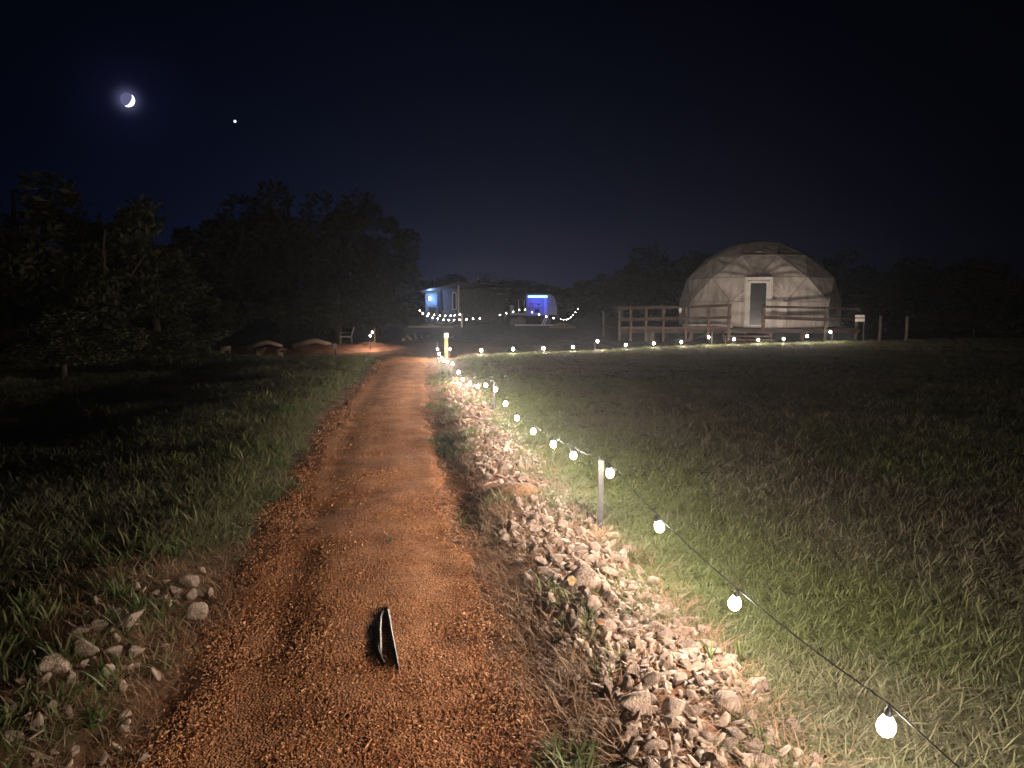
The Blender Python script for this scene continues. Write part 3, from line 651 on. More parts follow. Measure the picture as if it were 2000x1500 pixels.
# door in a boxed vestibule
fd = Vector((math.cos(face_a), math.sin(face_a), 0)); sd = Vector((-fd.y, fd.x, 0)); rotd = Matrix((sd, fd, Vector((0, 0, 1)))).transposed()
def dbox(mb, cx, cf, cz, w, d_, hh): return mb.box(sd * cx + fd * cf + Vector((0, 0, cz)), (w, d_, hh), rotd)
b = MB(); dbox(b, -.62, 3.86, 1.12, .05, .62, 2.24); dbox(b, .62, 3.86, 1.12, .05, .62, 2.24); dbox(b, 0, 3.72, 2.27, 1.29, .9, .05); dbox(b, -.97, 3.93, .59, .66, .03, 1.17); dbox(b, .97, 3.93, .59, .66, .03, 1.17); b.build('vestibule', M_CANVAS, dome)
b = MB(); dbox(b, -.53, 4.19, 1.08, .11, .06, 2.16); dbox(b, .53, 4.19, 1.08, .11, .06, 2.16); dbox(b, 0, 4.19, 2.19, 1.17, .06, .10); dbox(b, 0, 4.19, 2.262, 1.25, .09, .04); dbox(b, 0, 4.19, .02, .95, .05, .04); b.build('door_frame', M_WPAINT, dome)
b = MB(); dbox(b, -.41, 4.18, 1.08, .11, .045, 2.06); dbox(b, .41, 4.18, 1.08, .11, .045, 2.06); dbox(b, 0, 4.18, 2.065, .71, .045, .11); dbox(b, 0, 4.18, .09, .71, .045, .08); dr = b.build('door', M_WPAINT, dome)
b = MB(); dbox(b, 0, 4.17, 1.07, .71, .02, 1.88); b.build('pane', M_GLASS, dr)
b = MB(); b.beam(sd * .42 + fd * 4.21 + Vector((0, 0, 1.0)), sd * .42 + fd * 4.26 + Vector((0, 0, 1.0)), .03, .03); b.beam(sd * .30 + fd * 4.255 + Vector((0, 0, 1.0)), sd * .43 + fd * 4.255 + Vector((0, 0, 1.0)), .02, .03); b.build('handle', M_STEEL, dr)
# deck
M_DECK = bsdf_mat('deck_timber', (.07, .046, .036), (.15, .10, .08), 2.2, .8, .4, 25., .2, stretch=(3, 3, 3))
M_RAIL = bsdf_mat('stained_rail', (.034, .021, .017), (.066, .042, .035), 3., .7, .3, 25., .25)
gz = -.10
deck = empty('deck', (9.7, 32.4, 0), 'raised wooden deck with post and rail fence around the dome tent', 'deck')
dl = deck.location
def D(x, y, z): return Vector((x, y, z)) - dl
b = MB(); b.box(D(10.0, 37.6, DZ - .03), (10.6, 10.2, .05)); b.build('deck_floor', M_DECK, deck)
for x0, x1 in ((4.72, 9.45), (9.45, 15.28)): MB().box(D((x0 + x1) / 2, 32.45, DZ - .10), (x1 - x0 - .01, .045, .16)).build('fascia', M_RAIL, deck)
def xpix(px, Y): return at_y(px, 620, Y).x
YF = 32.35
for pxl, top_, low in ((1210, 603, 660), (1232, 602, 660), (1262, 601, 661), (1296, 600, 662), (1340, 599, 663), (1384, 598, 664), (1424, 597, 666), (1491, 598, 642), (1613, 600, 664)):
    zt = at_y(pxl, top_, YF).z; w = .13 if pxl in (1424, 1491) else .10
    MB().box(D(xpix(pxl, YF), YF, (zt + (gz if low > 650 else DZ - .15)) / 2 - .02), (w, .09, zt - (gz if low > 650 else DZ - .15))).build('post', M_DECK, deck)
def rail(pa, ya, pb, yb, hh, m=M_RAIL): MB().beam(D(*at_y(pa, ya, YF - .075)), D(*at_y(pb, yb, YF - .075)), .045, hh).build('rail', m, deck)
rail(1207, 602, 1330, 600, .12); rail(1330.5, 600, 1429, 596, .12); rail(1207, 624, 1330, 622, .13); rail(1330.5, 622, 1428, 620, .13)
rail(1488, 599, 1641, 602, .10); rail(1493, 620, 1613, 624, .15); rail(1613.5, 624, 1641, 624.5, .13)
rail(1207, 641, 1424, 640, .07, M_DECK)
for xx in (15.2,):
    for zz in (DZ + .85, DZ + .4): MB().beam(D(xx, YF, zz), D(xx, 41.5, zz), .045, .12).build('rail', M_RAIL, deck)
    for yy in (35.2, 38.2, 41.2): MB().box(D(xx + .075, yy, DZ / 2 + .45), (.1, .1, 1.1)).build('post', M_DECK, deck)
for xx in (6.2, 7.9, 11.4, 12.8): MB().box(D(xx, YF + .25, (gz + DZ - .2) / 2), (.14, .14, DZ - .2 - gz)).build('support_post', M_DECK, deck)
st = empty('steps', (xpix(1462, 31.8), 31.85, 0), 'pale wooden steps leading up to the deck in front of the tent door', 'steps')
for i, (yy, zz) in enumerate(((.26, .30), (0, .14), (-.26, -.0))): MB().box((0, yy, zz), (2.0, .28, .04)).build('tread', M_PINEG if False else M_DECK, st)
for xx in (-.97, 0, .97): MB().beam((xx, .34, .22), (xx, -.36, -.12), .05, .2).build('stringer', M_DECK, st)
b = MB().tube([(0, 0, 0), (1.1, .02, .0), (2.2, -.01, 0)], [.085, .09, .08], 10); o = b.build('canvas_roll', M_CANVAS, None, True, (xpix(1332, 33.2), 33.0, DZ + .09)); tag(o, 'rolled pale canvas lying on the deck left of the tent door', 'canvas roll')
g = empty('lantern', (xpix(1328, 32.2), 32.2, at_y(1328, 604, 32.2).z), 'small white lantern hanging on the deck railing', 'lantern')
MB().lathe([(.03, -.17), (.045, -.15), (.075, .03), (.07, .05), (.001, .06)], 10).build('shade', M_WPAINT, g, True); MB().tube([(-.05, 0, .05), (0, 0, .12), (.05, 0, .05)], .006, 5).build('handle', M_STEEL, g)
b = MB().tube([(0, 0, 0), (.9, .1, .02), (1.8, -.05, 0), (2.8, .08, .01)], .03, 6); o = b.build('stripe', bsdf_mat('blue_light_stripe', (.30, .42, .52), None, rough=.5), None, True, (xpix(1215, 33), 33.0, DZ + .035)); tag(o, 'pale blue hose made up for the blue lit line at the left deck end', 'stripe')  # made-up tube; its pale blue imitates a blue lit band of unknown source

# sign and fence posts at right
g = empty('sign', (*at(1686, 669, 0).xy, 0), 'small sign of two white boards on a thin pole right of the deck', 'sign'); ox, oy = g.location.x, g.location.y
def gl(px, py, dy=0): v = at_y(px, py, oy + dy); return Vector((v.x - ox, dy, v.z))
MB().tube([(0, 0, -.1), gl(1687, 640), gl(1689, 615)], .013, 6).build('pole', M_STEEL, g)
for ya, yb in ((615, 620), (622, 628)):
    a, c = gl(1670, ya), gl(1688, yb); MB().box(((a.x + c.x) / 2, -.02, (a.z + c.z) / 2), (abs(c.x - a.x), .02, abs(a.z - c.z))).build('board', M_WPAINT, g)
a, c = gl(1674, 618), gl(1688, 625); MB().box(((a.x + c.x) / 2, .004, (a.z + c.z) / 2), (abs(c.x - a.x), .02, abs(a.z - c.z))).build('backing', M_RAIL, g)
M_OLDWOOD = bsdf_mat('weathered_wood', (.16, .13, .10), (.30, .25, .20), 3., .85, .4, 20., .1)
for i, (pxl, lab) in enumerate(((1671, 'round wooden fence post right behind the small white sign'), (1718, 'round wooden fence post in the dark right of the sign'), (1770, 'last faint wooden fence post at the right in the dark'), (1178, 'faint wooden fence post standing left of the deck'))):
    q = at(pxl, 657, 0) if i < 3 else at(pxl, 652, 0); b = MB().tube([(0, 0, -.2), (.01, 0, .6), (0, 0, 1.22)], [.075, .07, .065], 9); o = b.build('fence_post', M_OLDWOOD, None, True, (q.x, q.y, hz(q.x, q.y))); tag(o, lab, 'fence post', 'fence posts behind the lawn')

# ------------------------------------------------------------------ cabin (left of centre)
CY = 52.0
def cp(px, py, Y=CY): return at_y(px, py, Y)
M_SIDE = bsdf_mat('board_siding', (.10, .10, .105), (.20, .195, .19), 4., .8, .3, 30., .2)
M_ROOF = bsdf_mat('metal_roof', (.06, .05, .048), (.11, .085, .08), 2., .5, .1, 20., .4)
M_PALE = bsdf_mat('pale_trim', (.55, .49, .42), None, rough=.6)
base = cp(858, 628); base.z = -.1
cab = empty('cabin', base, 'dark wooden cabin with a blue lit porch beyond the string lights', 'cabin', rz=0)
def C(px, py, dy=0): v = at_y(px, py, CY + dy); return v - base
xl, xr = C(826, 600).x, C(896, 600).x; HW = C(858, 566).z
for k in range(15):
    z = .25 + k * .165
    if z > HW: break
    MB().box(((xl + xr) / 2, 1.6, z), (xr - xl, .03, .155), Matrix.Rotation(R(-6), 3, 'X')).build('siding_board', M_SIDE, cab)
MB().box(((xl + xr) / 2, 1.66, HW / 2 + .1), (xr - xl - .02, .05, HW)).build('wall', M_SIDE, cab)
side = Vector((3.2, 6.0, 0)); 
for k in range(15):
    z = .25 + k * .165
    if z > HW: break
    MB().beam((xr + .02, 1.62, z), (xr + side.x, 1.62 + side.y, z), .03, .155).build('siding_board', M_SIDE, cab)
MB().beam((xr, 1.68, HW / 2 + .1), (xr + side.x - .05, 1.68 + side.y, HW / 2 + .1), .05, HW).build('wall', M_SIDE, cab)
b = MB(); rz_ = HW + .12
b.add([(xl - .4, -.3, rz_ - .25), (xr + .1, -.3, rz_ + .35), (xr + side.x + .3, side.y + 1.8, rz_ + .25), (xl - .4 + side.x, side.y + 1.8, rz_ + .35),
       (xl - .4, -.3, rz_ - .17), (xr + .1, -.3, rz_ + .43), (xr + side.x + .3, side.y + 1.8, rz_ + .33), (xl - .4 + side.x, side.y + 1.8, rz_ + .43)],
      [(0, 3, 2, 1), (4, 5, 6, 7), (0, 1, 5, 4), (1, 2, 6, 5), (2, 3, 7, 6), (3, 0, 4, 7)]); b.build('roof', M_ROOF, cab)
MB().beam(C(824, 571, -.3), C(860, 569, -.3), .04, .10).build('fascia', M_PALE, cab)
MB().box(((C(896, 600).x), -.2, C(896, 587).z), (.10, .10, C(896, 558).z - C(896, 618).z)).build('corner_post', M_PALE, cab)
wa, wb = C(884, 572, 1.5), C(891, 604, 1.5); wx, wz, ww, wh = (wa.x + wb.x) / 2, (wa.z + wb.z) / 2, wb.x - wa.x, wa.z - wb.z
b = MB()
for sx in (-1, 1): b.box((wx + sx * ww / 2, 1.52, wz), (.06, .06, wh + .06))
for sz in (-1, 1): b.box((wx, 1.52, wz + sz * wh / 2), (ww - .06, .06, .06))
wo_ = b.build('window', M_PALE, cab); MB().box((wx, 1.55, wz), (ww - .04, .02, wh - .04)).build('pane', M_GLASS, wo_)
MB().box((C(858, 600, 1.5).x, 1.53, C(858, 595).z), (.34, .05, 1.75)).build('door', bsdf_mat('dark_door', (.02, .02, .025), None, rough=.5), cab)
MB().box(((xl + xr) / 2, .55, .12), (xr - xl + .3, 2.1, .12)).build('porch_floor', M_DECK, cab)
for pxl in (855, 868): MB().box((C(pxl, 610, -.3).x, -.3, .75), (.05, .05, 1.3)).build('porch_post', M_OLDWOOD, cab)
wl_ = C(838, 583, 1.2); lp = MB().box((wl_.x, 1.5, wl_.z), (.14, .12, .24)).build('porch_lamp', emit_mat('blue_white_lamp', (.55, .75, 1.), 9.), cab)
l = bpy.data.lights.new('porch_light', 'POINT'); l.energy = 105; l.color = (.22, .44, 1.); l.shadow_soft_size = .08; lo = bpy.data.objects.new('porch_light', l); COL.objects.link(lo); lo.parent = cab; lo.location = (wl_.x + .2, 1.1, wl_.z)
a = C(975, 574, 5.5); MB().box((xr + side.x * .82, 1.62 + side.y * .82 - .12, a.z), (.7, .06, .06)).build('window_head', M_PALE, cab)
# porch clutter silhouette
g = empty('porch_chair', (C(843, 620).x + base.x, CY + .3, .08), 'dark chair on the cabin porch in front of the blue light', 'chair')
MB().box((0, 0, .42), (.5, .5, .06)).build('seat', M_BLACK, g); MB().box((.0, .24, .8), (.5, .05, .7)).build('backrest', M_BLACK, g)
for sx in (-.22, .22):
    for sy in (-.22, .22): MB().box((sx, sy, .2), (.05, .05, .4)).build('leg', M_BLACK, g)
o = MB().box((0, 0, 0), (cp(893, 633).x - cp(812, 631).x, .16, .12)).build('timber_edging', M_PALE, None, False, (cp(852, 632).x, CY - 3.6, hz(cp(852, 632).x, CY - 3.6) + .06)); tag(o, 'long pale timber edging on the ground before the cabin', 'timber')
o = MB().box((0, 0, .45), (.09, .09, .95)).build('fence_post', M_PALE, None, False, (cp(907, 620).x, CY - 2.6, -.1)); tag(o, 'short pale post right of the cabin corner', 'post')
cr1 = [cp(a, b, CY - 2.2) for a, b in ((820, 607), (826, 611), (837, 612.5), (848, 615), (859, 616.5), (869.5, 617), (880, 616.5), (888, 616), (898, 614))]
cr2 = [cp(a, b, CY - 3.2) for a, b in ((826, 613), (835, 617), (845, 620.5), (855, 622.5), (866, 624.5), (876.5, 625), (887, 625), (898, 624.5), (911, 624), (924, 623), (937, 622))]
string(cr1, 'upper sagging row of bulbs before the cabin porch', FAR_W, True, lightmask=lambda i: i % 2 == 1)
string(cr2, 'lower sagging row of bulbs before the cabin', FAR_W, True, lightmask=lambda i: i % 2 == 0)

# ------------------------------------------------------------------ camper with the blue light
TY = 54.0
tb = at_y(1045, 628, TY); tb.z = -.1
M_SHELL = bsdf_mat('camper_shell', (.26, .27, .32), (.34, .35, .40), 3., .45, .05, 20., .4)
M_SHELLD = bsdf_mat('camper_dark', (.05, .05, .055), (.09, .09, .09), 3., .6)
cam_ = empty('camper', tb, 'small rounded camper trailer with a bright blue light over its open side', 'camper')
def T(px, py, dy=0): return at_y(px, py, TY + dy) - tb
x0, x1, xe = T(1030, 600).x, T(1070, 600).x, T(1088, 600).x; zb_, zt_ = T(1050, 615).z, T(1050, 575).z
# rounded shell, open on the side between x0 and x1
prof = []
for k in range(13):
    a = k / 12 * math.pi / 2; prof.append((x1 + (xe - x1) * math.cos(a) ** .7 if k < 12 else x1, zb_ + (zt_ - zb_) * math.sin(a) ** .7))
b = MB(); vs = [(x, 0, z) for x, z in prof] + [(x, 2.0, z) for x, z in prof]; n = len(prof)
vs += [(x1, 0, zb_), (x1, 2.0, zb_)]
fs = [(i, i + 1, n + i + 1, n + i) for i in range(n - 1)] + [tuple(range(n)) + (2 * n,), (2 * n + 1,) + tuple(range(2 * n - 1, n - 1, -1)), (0, n, 2 * n + 1, 2 * n)]
b.add(vs, fs).build('shell', M_SHELL, cam_)
b = MB(); b.box(((x0 + x1) / 2, 1.0, zt_ + .03), (x1 - x0 + .1, 2.0, .06)); b.build('roof', M_SHELL, cam_)
MB().box(((x0 + x1) / 2, 1.0, zb_ - .03), (x1 - x0 + .1, 2.0, .06)).build('floor', M_SHELL, cam_)
MB().box(((x0 + x1) / 2, .62, (zb_ + zt_) / 2), (x1 - x0, .05, zt_ - zb_ - .01)).build('side_wall', M_SHELL, cam_)
MB().box((x0 - .03, 1.0, (zb_ + zt_) / 2), (.05, 2.0, zt_ - zb_)).build('end_wall', M_SHELL, cam_)
MB().box((x1 - .12, .56, zb_ + .62), (.22, .04, 1.22)).build('door', bsdf_mat('door_white', (.6, .6, .62), None, rough=.5), cam_)
w = T(1052, 594, .5); wn = MB().box((w.x, .575, w.z), (.28, .04, .17)).build('window', M_WPAINT, cam_); MB().box((w.x, .552, w.z), (.23, .01, .12)).build('pane', M_GLASS, wn)
for zz in (.5, .85, 1.2): MB().box(((x0 + x1) / 2 - .15, .585, zb_ + zz), (.95, .02, .025)).build('trim_strip', M_SHELLD, cam_)
MB().box((T(1049, 607, .5).x, .56, T(1049, 607).z), (.35, .08, .30)).build('hatch', M_SHELLD, cam_)
wr = T(1038, 597, .5); b = MB().tube([(wr.x + .10 * math.cos(a), .53, wr.z + .2 * math.sin(a)) for a in np.linspace(0, 6.28, 15)], .035, 6, False); o = b.build('wreath', bsdf_mat('red_paper', (.65, .07, .05), None, rough=.7), None, True, tb); tag(o, 'small red wreath hanging on the blue lit camper wall', 'wreath')
MB().box(((x0 + x1) / 2, -.12, zt_ - .16), (x1 - x0 - .08, .06, .17)).build('light_bar', emit_mat('blue_led', (.20, .38, 1.), 4.5), cam_)
MB().box(((x0 + x1) / 2, -.1, zt_ + .0), (x1 - x0 + .1, .3, .03)).build('awning', M_SHELLD, cam_)
l = bpy.data.lights.new('led_light', 'AREA'); l.shape = 'RECTANGLE'; l.size = 1.2; l.size_y = .1; l.energy = 22; l.color = (.012, .03, 1.); lo = bpy.data.objects.new('led_light', l); COL.objects.link(lo); lo.parent = cam_; lo.location = ((x0 + x1) / 2, -.16, zt_ - .28); lo.rotation_euler = (R(25), 0, 0)
for sx in (.5, 1.0): MB().tube([(x1 + sx * .5 - .5, .3, zb_ - .42), (x1 + sx * .5 - .5, .52, zb_ - .42)], .26, 14).build('wheel', M_BLACK, cam_)
# ladder and stand
for sx in (0, .16): MB().beam((x1 - .1 + sx, -.05, zb_), (x1 - .48 + sx, -.6, .02), .03, .04).build('ladder_rail', M_WPAINT, cam_)
for f in (.25, .5, .75): MB().beam((x1 - .1 - .38 * f, -.05 - .55 * f, zb_ * (1 - f) + .02 * f), (x1 + .06 - .38 * f, -.05 - .55 * f, zb_ * (1 - f) + .02 * f), .03, .04).build('ladder_rung', M_WPAINT, cam_)
o = MB().box((0, 0, 0), (T(1085, 628).x - T(1006, 628).x, .5, .06)).build('platform', M_WPAINT, None, False, (tb.x + (T(1085, 628).x + T(1006, 628).x) / 2, TY - .9, hz(tb.x, TY - .9) + .03)); tag(o, 'long white board on the ground below the camper, lit blue', 'board')
ob = empty('utility_trailer', at_y(1004, 626, TY + .3), 'dark low trailer with a blue lit rim left of the camper', 'trailer'); ob.location.z = -.1
q = ob.location
def U(px, py): v = at_y(px, py, TY + .3); return v - q
a, c = U(996, 611), U(1029, 616); MB().box(((a.x + c.x) / 2, .5, (a.z + c.z) / 2), (c.x - a.x, 1.0, .16)).build('bed', M_SHELL, ob)
for pxl in (1013, 1024): z1 = U(pxl, 585).z; z2 = U(pxl, 611).z; MB().box((U(pxl, 600).x, .1, (z1 + z2) / 2), (.05, .05, z1 - z2)).build('upright', M_PALE, ob)
MB().box((U(1000, 603).x, .3, U(1000, 602).z), (.28, .3, .42)).build('box', M_SHELL, ob)
for sx in (.25, .9): MB().tube([(a.x + sx, 0, .28), (a.x + sx, .2, .28)], .28, 14).build('wheel', M_BLACK, ob)
tr = [at_y(a, b, TY - 1.6) for a, b in ((976, 615), (989, 612), (1002, 609), (1014, 605.5), (1026, 605), (1039, 610), (1053, 614), (1067, 618), (1081, 621.5))]
tr2 = [at_y(a, b, TY - 3.0) for a, b in ((1095, 624), (1101, 625), (1106, 625), (1110.5, 623), (1115, 620), (1119.5, 616), (1124, 610.5), (1128, 604))]
string(tr, 'string of bulbs draped before the blue lit camper', FAR_W, True, lightmask=lambda i: i == 0)
string(tr2, 'rising string of bulbs at the right of the camper above the sand pile', FAR_W, True, lightmask=lambda i: i % 2 == 0, bsc=.62)
stake(at_y(1130, 630, TY - 3.0), .95, 'thin stake at the right end of the camper string lights', .03)

def heap(name, c, lx, ly, H, m, label, seed, cat='mound', kind=None):
    u = np.linspace(-1, 1, 42); A, B = np.meshgrid(u, u); r = np.sqrt(A * A + B * B)
    zz = H * np.clip(1 - r, 0, 1) ** .8 * (.65 + .7 * fbm(A * 4 + 5, B * 4 + 5, seed)) - .05 * sstep(.9, 1, r)
    XX = c[0] + A * lx; YY = c[1] + B * ly
    me = grid_mesh(name, A * lx, B * ly, zz + h(XX, YY) - hz(c[0], c[1]) - .01 * (r > .97), m); o = link_mesh(name, me, None, (c[0], c[1], hz(c[0], c[1])))
    return tag(o, label, cat)
M_SAND = bsdf_mat('sand', (.30, .20, .115), (.48, .34, .2), 6., .95, 1., 12., .1)
M_CLAY = bsdf_mat('orange_clay', (.25, .105, .06), (.46, .22, .14), 3., .95, 1., 9., .1)
heap('sand_pile', at(1098, 638, 0), .95, .8, .34, M_SAND, 'pale sand pile on the ground below the camper lights', 15)
cx = at(690, 676, 0)
heap('dirt_mound', (at(668, 677, 0).x, 27.6), 2.3, 1.6, .12, M_CLAY, 'low spread of orange dirt under the patio chair', 16)
heap('dirt_mound', (at(718, 674, 0).x, 27.9), .85, .8, .20, M_CLAY, 'small heap of orange dirt beside the pair of bulbs', 17)
# chair, label stake, pair of bulbs
cb = at(676, 673, 0); cz = hz(cb.x, cb.y) + .12
M_FRAME = bsdf_mat('chair_metal', (.05, .048, .045), None, rough=.4, spec=.5, metal=.5)
ch = empty('patio_chair', (cb.x, cb.y, cz), 'metal patio chair with a tall back facing left on the orange dirt', 'chair', rz=R(8))
MB().box((0, 0, .27), (.42, .42, .035)).build('seat', bsdf_mat('mesh_fabric', (.14, .13, .12), None, rough=.7), ch)
b = MB(); b.beam((.20, 0, .28), (.30, 0, .62), .40, .03, (1, 0, 0)); b.build('backrest', bsdf_mat('back_fabric', (.22, .20, .18), None, rough=.7), ch)
for sy in (-.21, .21):
    MB().tube([(.22, sy, .0), (.2, sy, .28), (.31, sy, .64)], .014, 6).build('back_frame', M_FRAME, ch); MB().tube([(-.20, sy, 0), (-.20, sy, .28), (-.19, sy, .42)], .014, 6).build('leg', M_FRAME, ch)
    MB().tube([(-.20, sy, .43), (.0, sy, .45), (.25, sy, .44)], .016, 6).build('armrest', M_FRAME, ch)
g = empty('marker_stake', (*at(655, 682, 0).xy, 0), 'short dark stake with a pale tag left of the patio chair', 'stake'); g.location.z = hz(*g.location.xy)
MB().box((0, 0, .15), (.05, .04, .4)).build('post', M_SHELLD, g); MB().box((-.01, -.035, .36), (.12, .02, .22)).build('tag', M_OLDWOOD, g)
pb = at(723, 677, 0); pT = stake(pb, .42, 'thin stake with two bulbs beside the orange dirt heap', .02)
string([at_y(727, 649, pb.y), at_y(723, 656, pb.y - .15)], 'pair of bright bulbs on a stake beside the orange dirt', 24.)
o = MB().tube([(0, 0, -.1), (0, 0, .68)], .028, 7).build('wooden_pole', M_PINE, None, True, (at(735, 672, 0).x, pb.y + 1.3, hz(-5, 28))); tag(o, 'pale pole standing right behind the pair of bulbs', 'pole')
# logs / roots heap left, flat stones at the drive
M_LOG = bsdf_mat('bare_log', (.12, .08, .06), (.28, .19, .14), 3., .9, .6, 14., .1)
for i, (xa, ya, xb_, yb, r, lab) in enumerate(((432, 681, 484, 674, .10, 'leftmost bare log on the ground at the tree edge'), (482, 675, 500, 684, .08, 'short forked log end beside the leftmost log'), (505, 682, 545, 674, .10, 'bare log crossing the middle of the log pile'), (548, 683, 580, 674, .11, 'pale log slanting up in the log pile'), (572, 674, 606, 683, .10, 'last log of the pile nearest the orange dirt'))):
    a, c = at(xa, ya, 0), at(xb_, yb, 0); c = Vector((c.x, a.y + .25, 0)); m_ = (a + c) / 2
    b = MB().tube([Vector((a.x - m_.x, a.y - m_.y, -.02)), Vector((-.1, .03, .16)), Vector((.15, 0, .2)), Vector((c.x - m_.x, c.y - m_.y, .04))], [r, r * 1.15, r, r * .75], 9); o = b.build('log', M_LOG, None, True, (m_.x, m_.y, hz(m_.x, m_.y) + .05)); tag(o, lab, 'log', 'bare logs heaped left of the orange dirt')
for i, (a, c, r) in enumerate(((788, 665, .16), (800, 663, .22), (812, 661, .2), (824, 659.5, .2), (836, 658, .18))):
    q = at(a, c, -.05); put_rock(q.x, q.y, r, label='flat grey slab in the low line across the dark drive', group='flat slabs lining the drive', flat=.5)

# ------------------------------------------------------------------ trees
M_BARK = bsdf_mat('bark', (.03, .024, .02), (.07, .055, .042), 5., .95, .8, 12., .1)
M_FOL = leaf_mat('tree_leaf', (.020, .023, .009), (.044, .041, .015), .2, attr=False)
def crown_mesh(name, seed, n=9000, lumps=40, size=.045):
    r = np.random.default_rng(seed); L = r.normal(size=(lumps, 3)); L /= np.linalg.norm(L, axis=1)[:, None]; L *= r.uniform(.25, .95, (lumps, 1)); L[:, 2] *= .9
    rad = r.uniform(.10, .28, lumps); k = r.integers(0, lumps, n); d = r.normal(size=(n, 3)); d /= np.linalg.norm(d, axis=1)[:, None]
    P = L[k] + d * (rad[k] * r.uniform(.45, 1.08, n) ** .6)[:, None]
    a = r.normal(size=(n, 3)); a /= np.linalg.norm(a, axis=1)[:, None]; b = np.cross(a, r.normal(size=(n, 3))); b /= np.linalg.norm(b, axis=1)[:, None]
    s = (size * r.uniform(.5, 1.3, n))[:, None]
    V = np.stack([P - a * s, P + b * s * .45, P + a * s, P - b * s * .45], 1).reshape(-1, 3); F = np.arange(4 * n).reshape(-1, 4)
    me = bpy.data.meshes.new(name); me.from_pydata(V.tolist(), [], F.tolist()); me.materials.append(M_FOL); me.update(); return me
def trunk_mesh(name, seed):
    r = random.Random(seed); b = MB(); b.tube([(0, 0, -.05), (.02, 0, .25), (-.01, .02, .55), (.02, 0, .9)], [.045, .032, .024, .008], 8)
    for _ in range(7):
        a = r.uniform(0, 6.28); z = r.uniform(.28, .6); L = r.uniform(.2, .36)
        b.tube([(0, 0, z), (math.cos(a) * L * .5, math.sin(a) * L * .5, z + L * .35), (math.cos(a) * L, math.sin(a) * L, z + L * .9)], [.016, .011, .004], 6)
    return b.mesh(name, M_BARK, True)
crowns = [crown_mesh('crown', 900 + i) for i in range(4)]; trunks = [trunk_mesh('trunk', 950 + i) for i in range(3)]
def tree(px, d, H, Wd, label, i, low=.04, name='tree', cat='tree', group='dark trees around the clearing'):
    x = (px - 1000) / FPX * d; g = empty(name, (x, d, hz(x, d)), label, cat, group, rz=i * 1.3)
    tk = link_mesh('trunk', trunks[i % 3], g); tk.scale = (H, H, H)
    cr = link_mesh('crown', crowns[i % 4], g, (0, 0, H * (low + (1 - low) / 2))); cr.scale = (Wd / 2, Wd / 2, H * (1 - low) / 2 * 1.05); return g
T_ = [(40, 26, 6.2, 8.5, 'big dark tree at the left edge of the view'), (205, 25, 5.4, 6.0, 'dark tree left of the log pile with its top against the sky'), (310, 27, 4.0, 5.0, 'leafy lower tree leaning towards the clearing at left'), (470, 44, 7.6, 9., 'dark round tree left of the middle'), (570, 46, 8.8, 9.5, 'tallest dark tree in the middle left clump'), (680, 47, 8.4, 9., 'dark tree at the right end of the middle left clump'), (740, 50, 6.2, 6.5, 'smaller dark tree left of the cabin'), (790, 64, 5., 8., 'low dark tree behind the cabin porch'), (930, 75, 4.6, 9., 'low dark tree behind the cabin roof'), (1010, 80, 4.2, 8., 'low dark tree behind the gap between cabin and camper'), (1120, 72, 3.8, 8., 'low dark tree right behind the camper'), (1215, 62, 5., 7., 'dark tree left of the deck'), (1285, 58, 6.2, 7., 'dark tree rising left behind the dome tent'), (1395, 62, 6., 8., 'dark tree hidden behind the left side of the dome'), (1600, 64, 6.2, 9., 'dark tree behind the right side of the dome'), (1700, 56, 5., 8., 'dark tree right of the dome behind the fence posts'), (1820, 52, 5., 9., 'dark tree at the right behind the lawn'), (1960, 46, 4.6, 8., 'dark tree at the right edge of the view')]
T_ += [(20, 34, 5.2, 9., 'dark tree far back at the left edge'), (250, 40, 6., 10., 'dark tree far back behind the log pile'), (380, 56, 6.5, 11., 'dark tree far back left of the middle clump'), (860, 84, 4.5, 11., 'low dark tree far behind the cabin'), (1070, 90, 4.4, 12., 'low dark tree far behind the camper'), (1180, 86, 4.6, 11., 'low dark tree far back left of the deck'), (1500, 80, 5., 12., 'dark tree far back behind the middle of the dome'), (1760, 76, 5., 12., 'dark tree far back right of the dome'), (1890, 70, 5., 12., 'dark tree far back near the right edge')]
for i, (a, d, H, Wd, lab) in enumerate(T_): tree(a, d, H, Wd, lab, i)
B_ = [(1300, 48, 1.6, 5., 'low dark shrub behind the left end of the deck'), (1730, 42, 1.5, 6., 'low dark shrub behind the fence posts'), (1900, 38, 1.5, 6., 'low dark shrub at the right end of the dark lawn'), (120, 15.5, 1.5, 3.2, 'low dark shrub in front of the left trees'), (330, 18, 1.2, 3.4, 'low shrub between the left trees and the log pile'), (430, 32, 1.9, 3.5, 'dark shrub behind the log pile'), (600, 58, 3.2, 8., 'dark shrub seen under the middle left trees'), (480, 52, 3., 8., 'dark shrub far behind the log pile'), (560, 34, 2.3, 4., 'dark shrub behind the patio chair'), (660, 34, 2.6, 3.6, 'shrub catching faint light behind the pair of bulbs'), (745, 38, 2.2, 3., 'dark shrub left of the cabin string lights')]
for i, (a, d, H, Wd, lab) in enumerate(B_): tree(a, d, H, Wd, lab, i + 2, .02, 'shrub', 'shrub', 'shrubs at the tree edge')

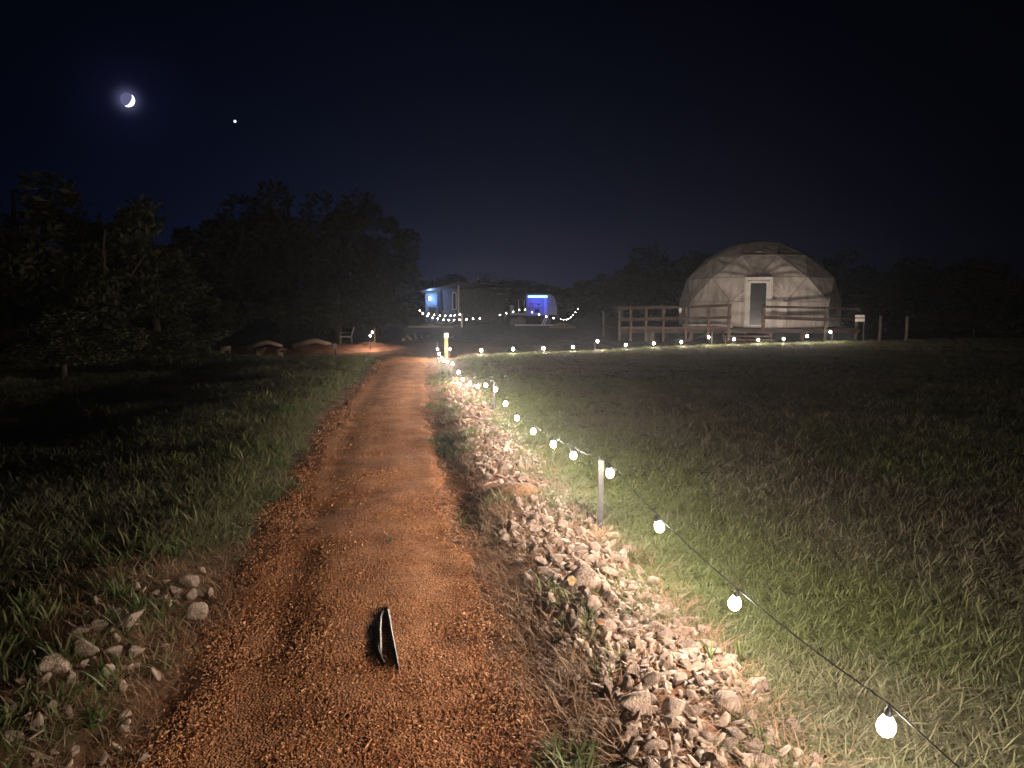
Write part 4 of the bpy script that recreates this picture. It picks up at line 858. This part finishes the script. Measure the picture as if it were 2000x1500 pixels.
# ------------------------------------------------------------------ thin haze added to imitate lens bloom around the bulbs
if HAZE > 0:
    hm = bpy.data.materials.new('glow_haze'); hm.use_nodes = True; t = hm.node_tree; t.nodes.clear()
    pv = N(t, 'ShaderNodeVolumePrincipled'); pv.inputs['Density'].default_value = HAZE; pv.inputs['Color'].default_value = (.78, .86, 1.0, 1); pv.inputs['Anisotropy'].default_value = HAZE_G
    oo = N(t, 'ShaderNodeOutputMaterial'); link(t, pv.outputs[0], oo.inputs['Volume'])
    o = MB().box((0, 45, 4.5), (180, 130, 12.5)).build('haze', hm); tag(o, kind='stuff')
# ------------------------------------------------------------------ moon and star
MD = 2400.
mm_ = bpy.data.materials.new('moon_painted_phase'); mm_.use_nodes = True; t = mm_.node_tree; t.nodes.clear()
ge = N(t, 'ShaderNodeNewGeometry'); dp = N(t, 'ShaderNodeVectorMath', operation='DOT_PRODUCT'); link(t, ge.outputs['Normal'], dp.inputs[0])
right = Vector((1, 0, 0)); away = moon_dir; upv = right.cross(away).normalized(); right = away.cross(upv)
dp.inputs[1].default_value = (right * .66 - upv * .50 + away * .40).normalized()
mr = N(t, 'ShaderNodeMapRange'); mr.inputs['From Min'].default_value = -.02; mr.inputs['From Max'].default_value = .18; link(t, dp.outputs['Value'], mr.inputs['Value'])
mx = N(t, 'ShaderNodeMix', data_type='RGBA'); mx.inputs['A'].default_value = (.11, .12, .24, 1); mx.inputs['B'].default_value = (4.5, 4.5, 5.2, 1); link(t, mr.outputs[0], mx.inputs['Factor'])  # sunlit crescent and earthshine painted into the emission by normal direction
em = N(t, 'ShaderNodeEmission'); link(t, mx.outputs['Result'], em.inputs['Color']); oo = N(t, 'ShaderNodeOutputMaterial'); link(t, em.outputs[0], oo.inputs['Surface'])
bm = bmesh.new(); bmesh.ops.create_uvsphere(bm, u_segments=40, v_segments=20, radius=MD * 10.8 / FPX); me = bpy.data.meshes.new('moon'); bm.to_mesh(me); bm.free(); me.materials.append(mm_); me.polygons.foreach_set('use_smooth', [True] * len(me.polygons))
o = link_mesh('moon', me, None, cam.location + moon_dir * MD); tag(o, 'bright crescent moon low in the night sky at upper left', 'moon')
bm = bmesh.new(); bmesh.ops.create_icosphere(bm, subdivisions=2, radius=MD * 2.3 / FPX); me = bpy.data.meshes.new('star'); bm.to_mesh(me); bm.free(); me.materials.append(emit_mat('starlight', (.8, .95, 1.), 1.6))
o = link_mesh('star', me, None, cam.location + ray(459, 237).normalized() * MD); tag(o, 'single bright star right of the moon', 'star')
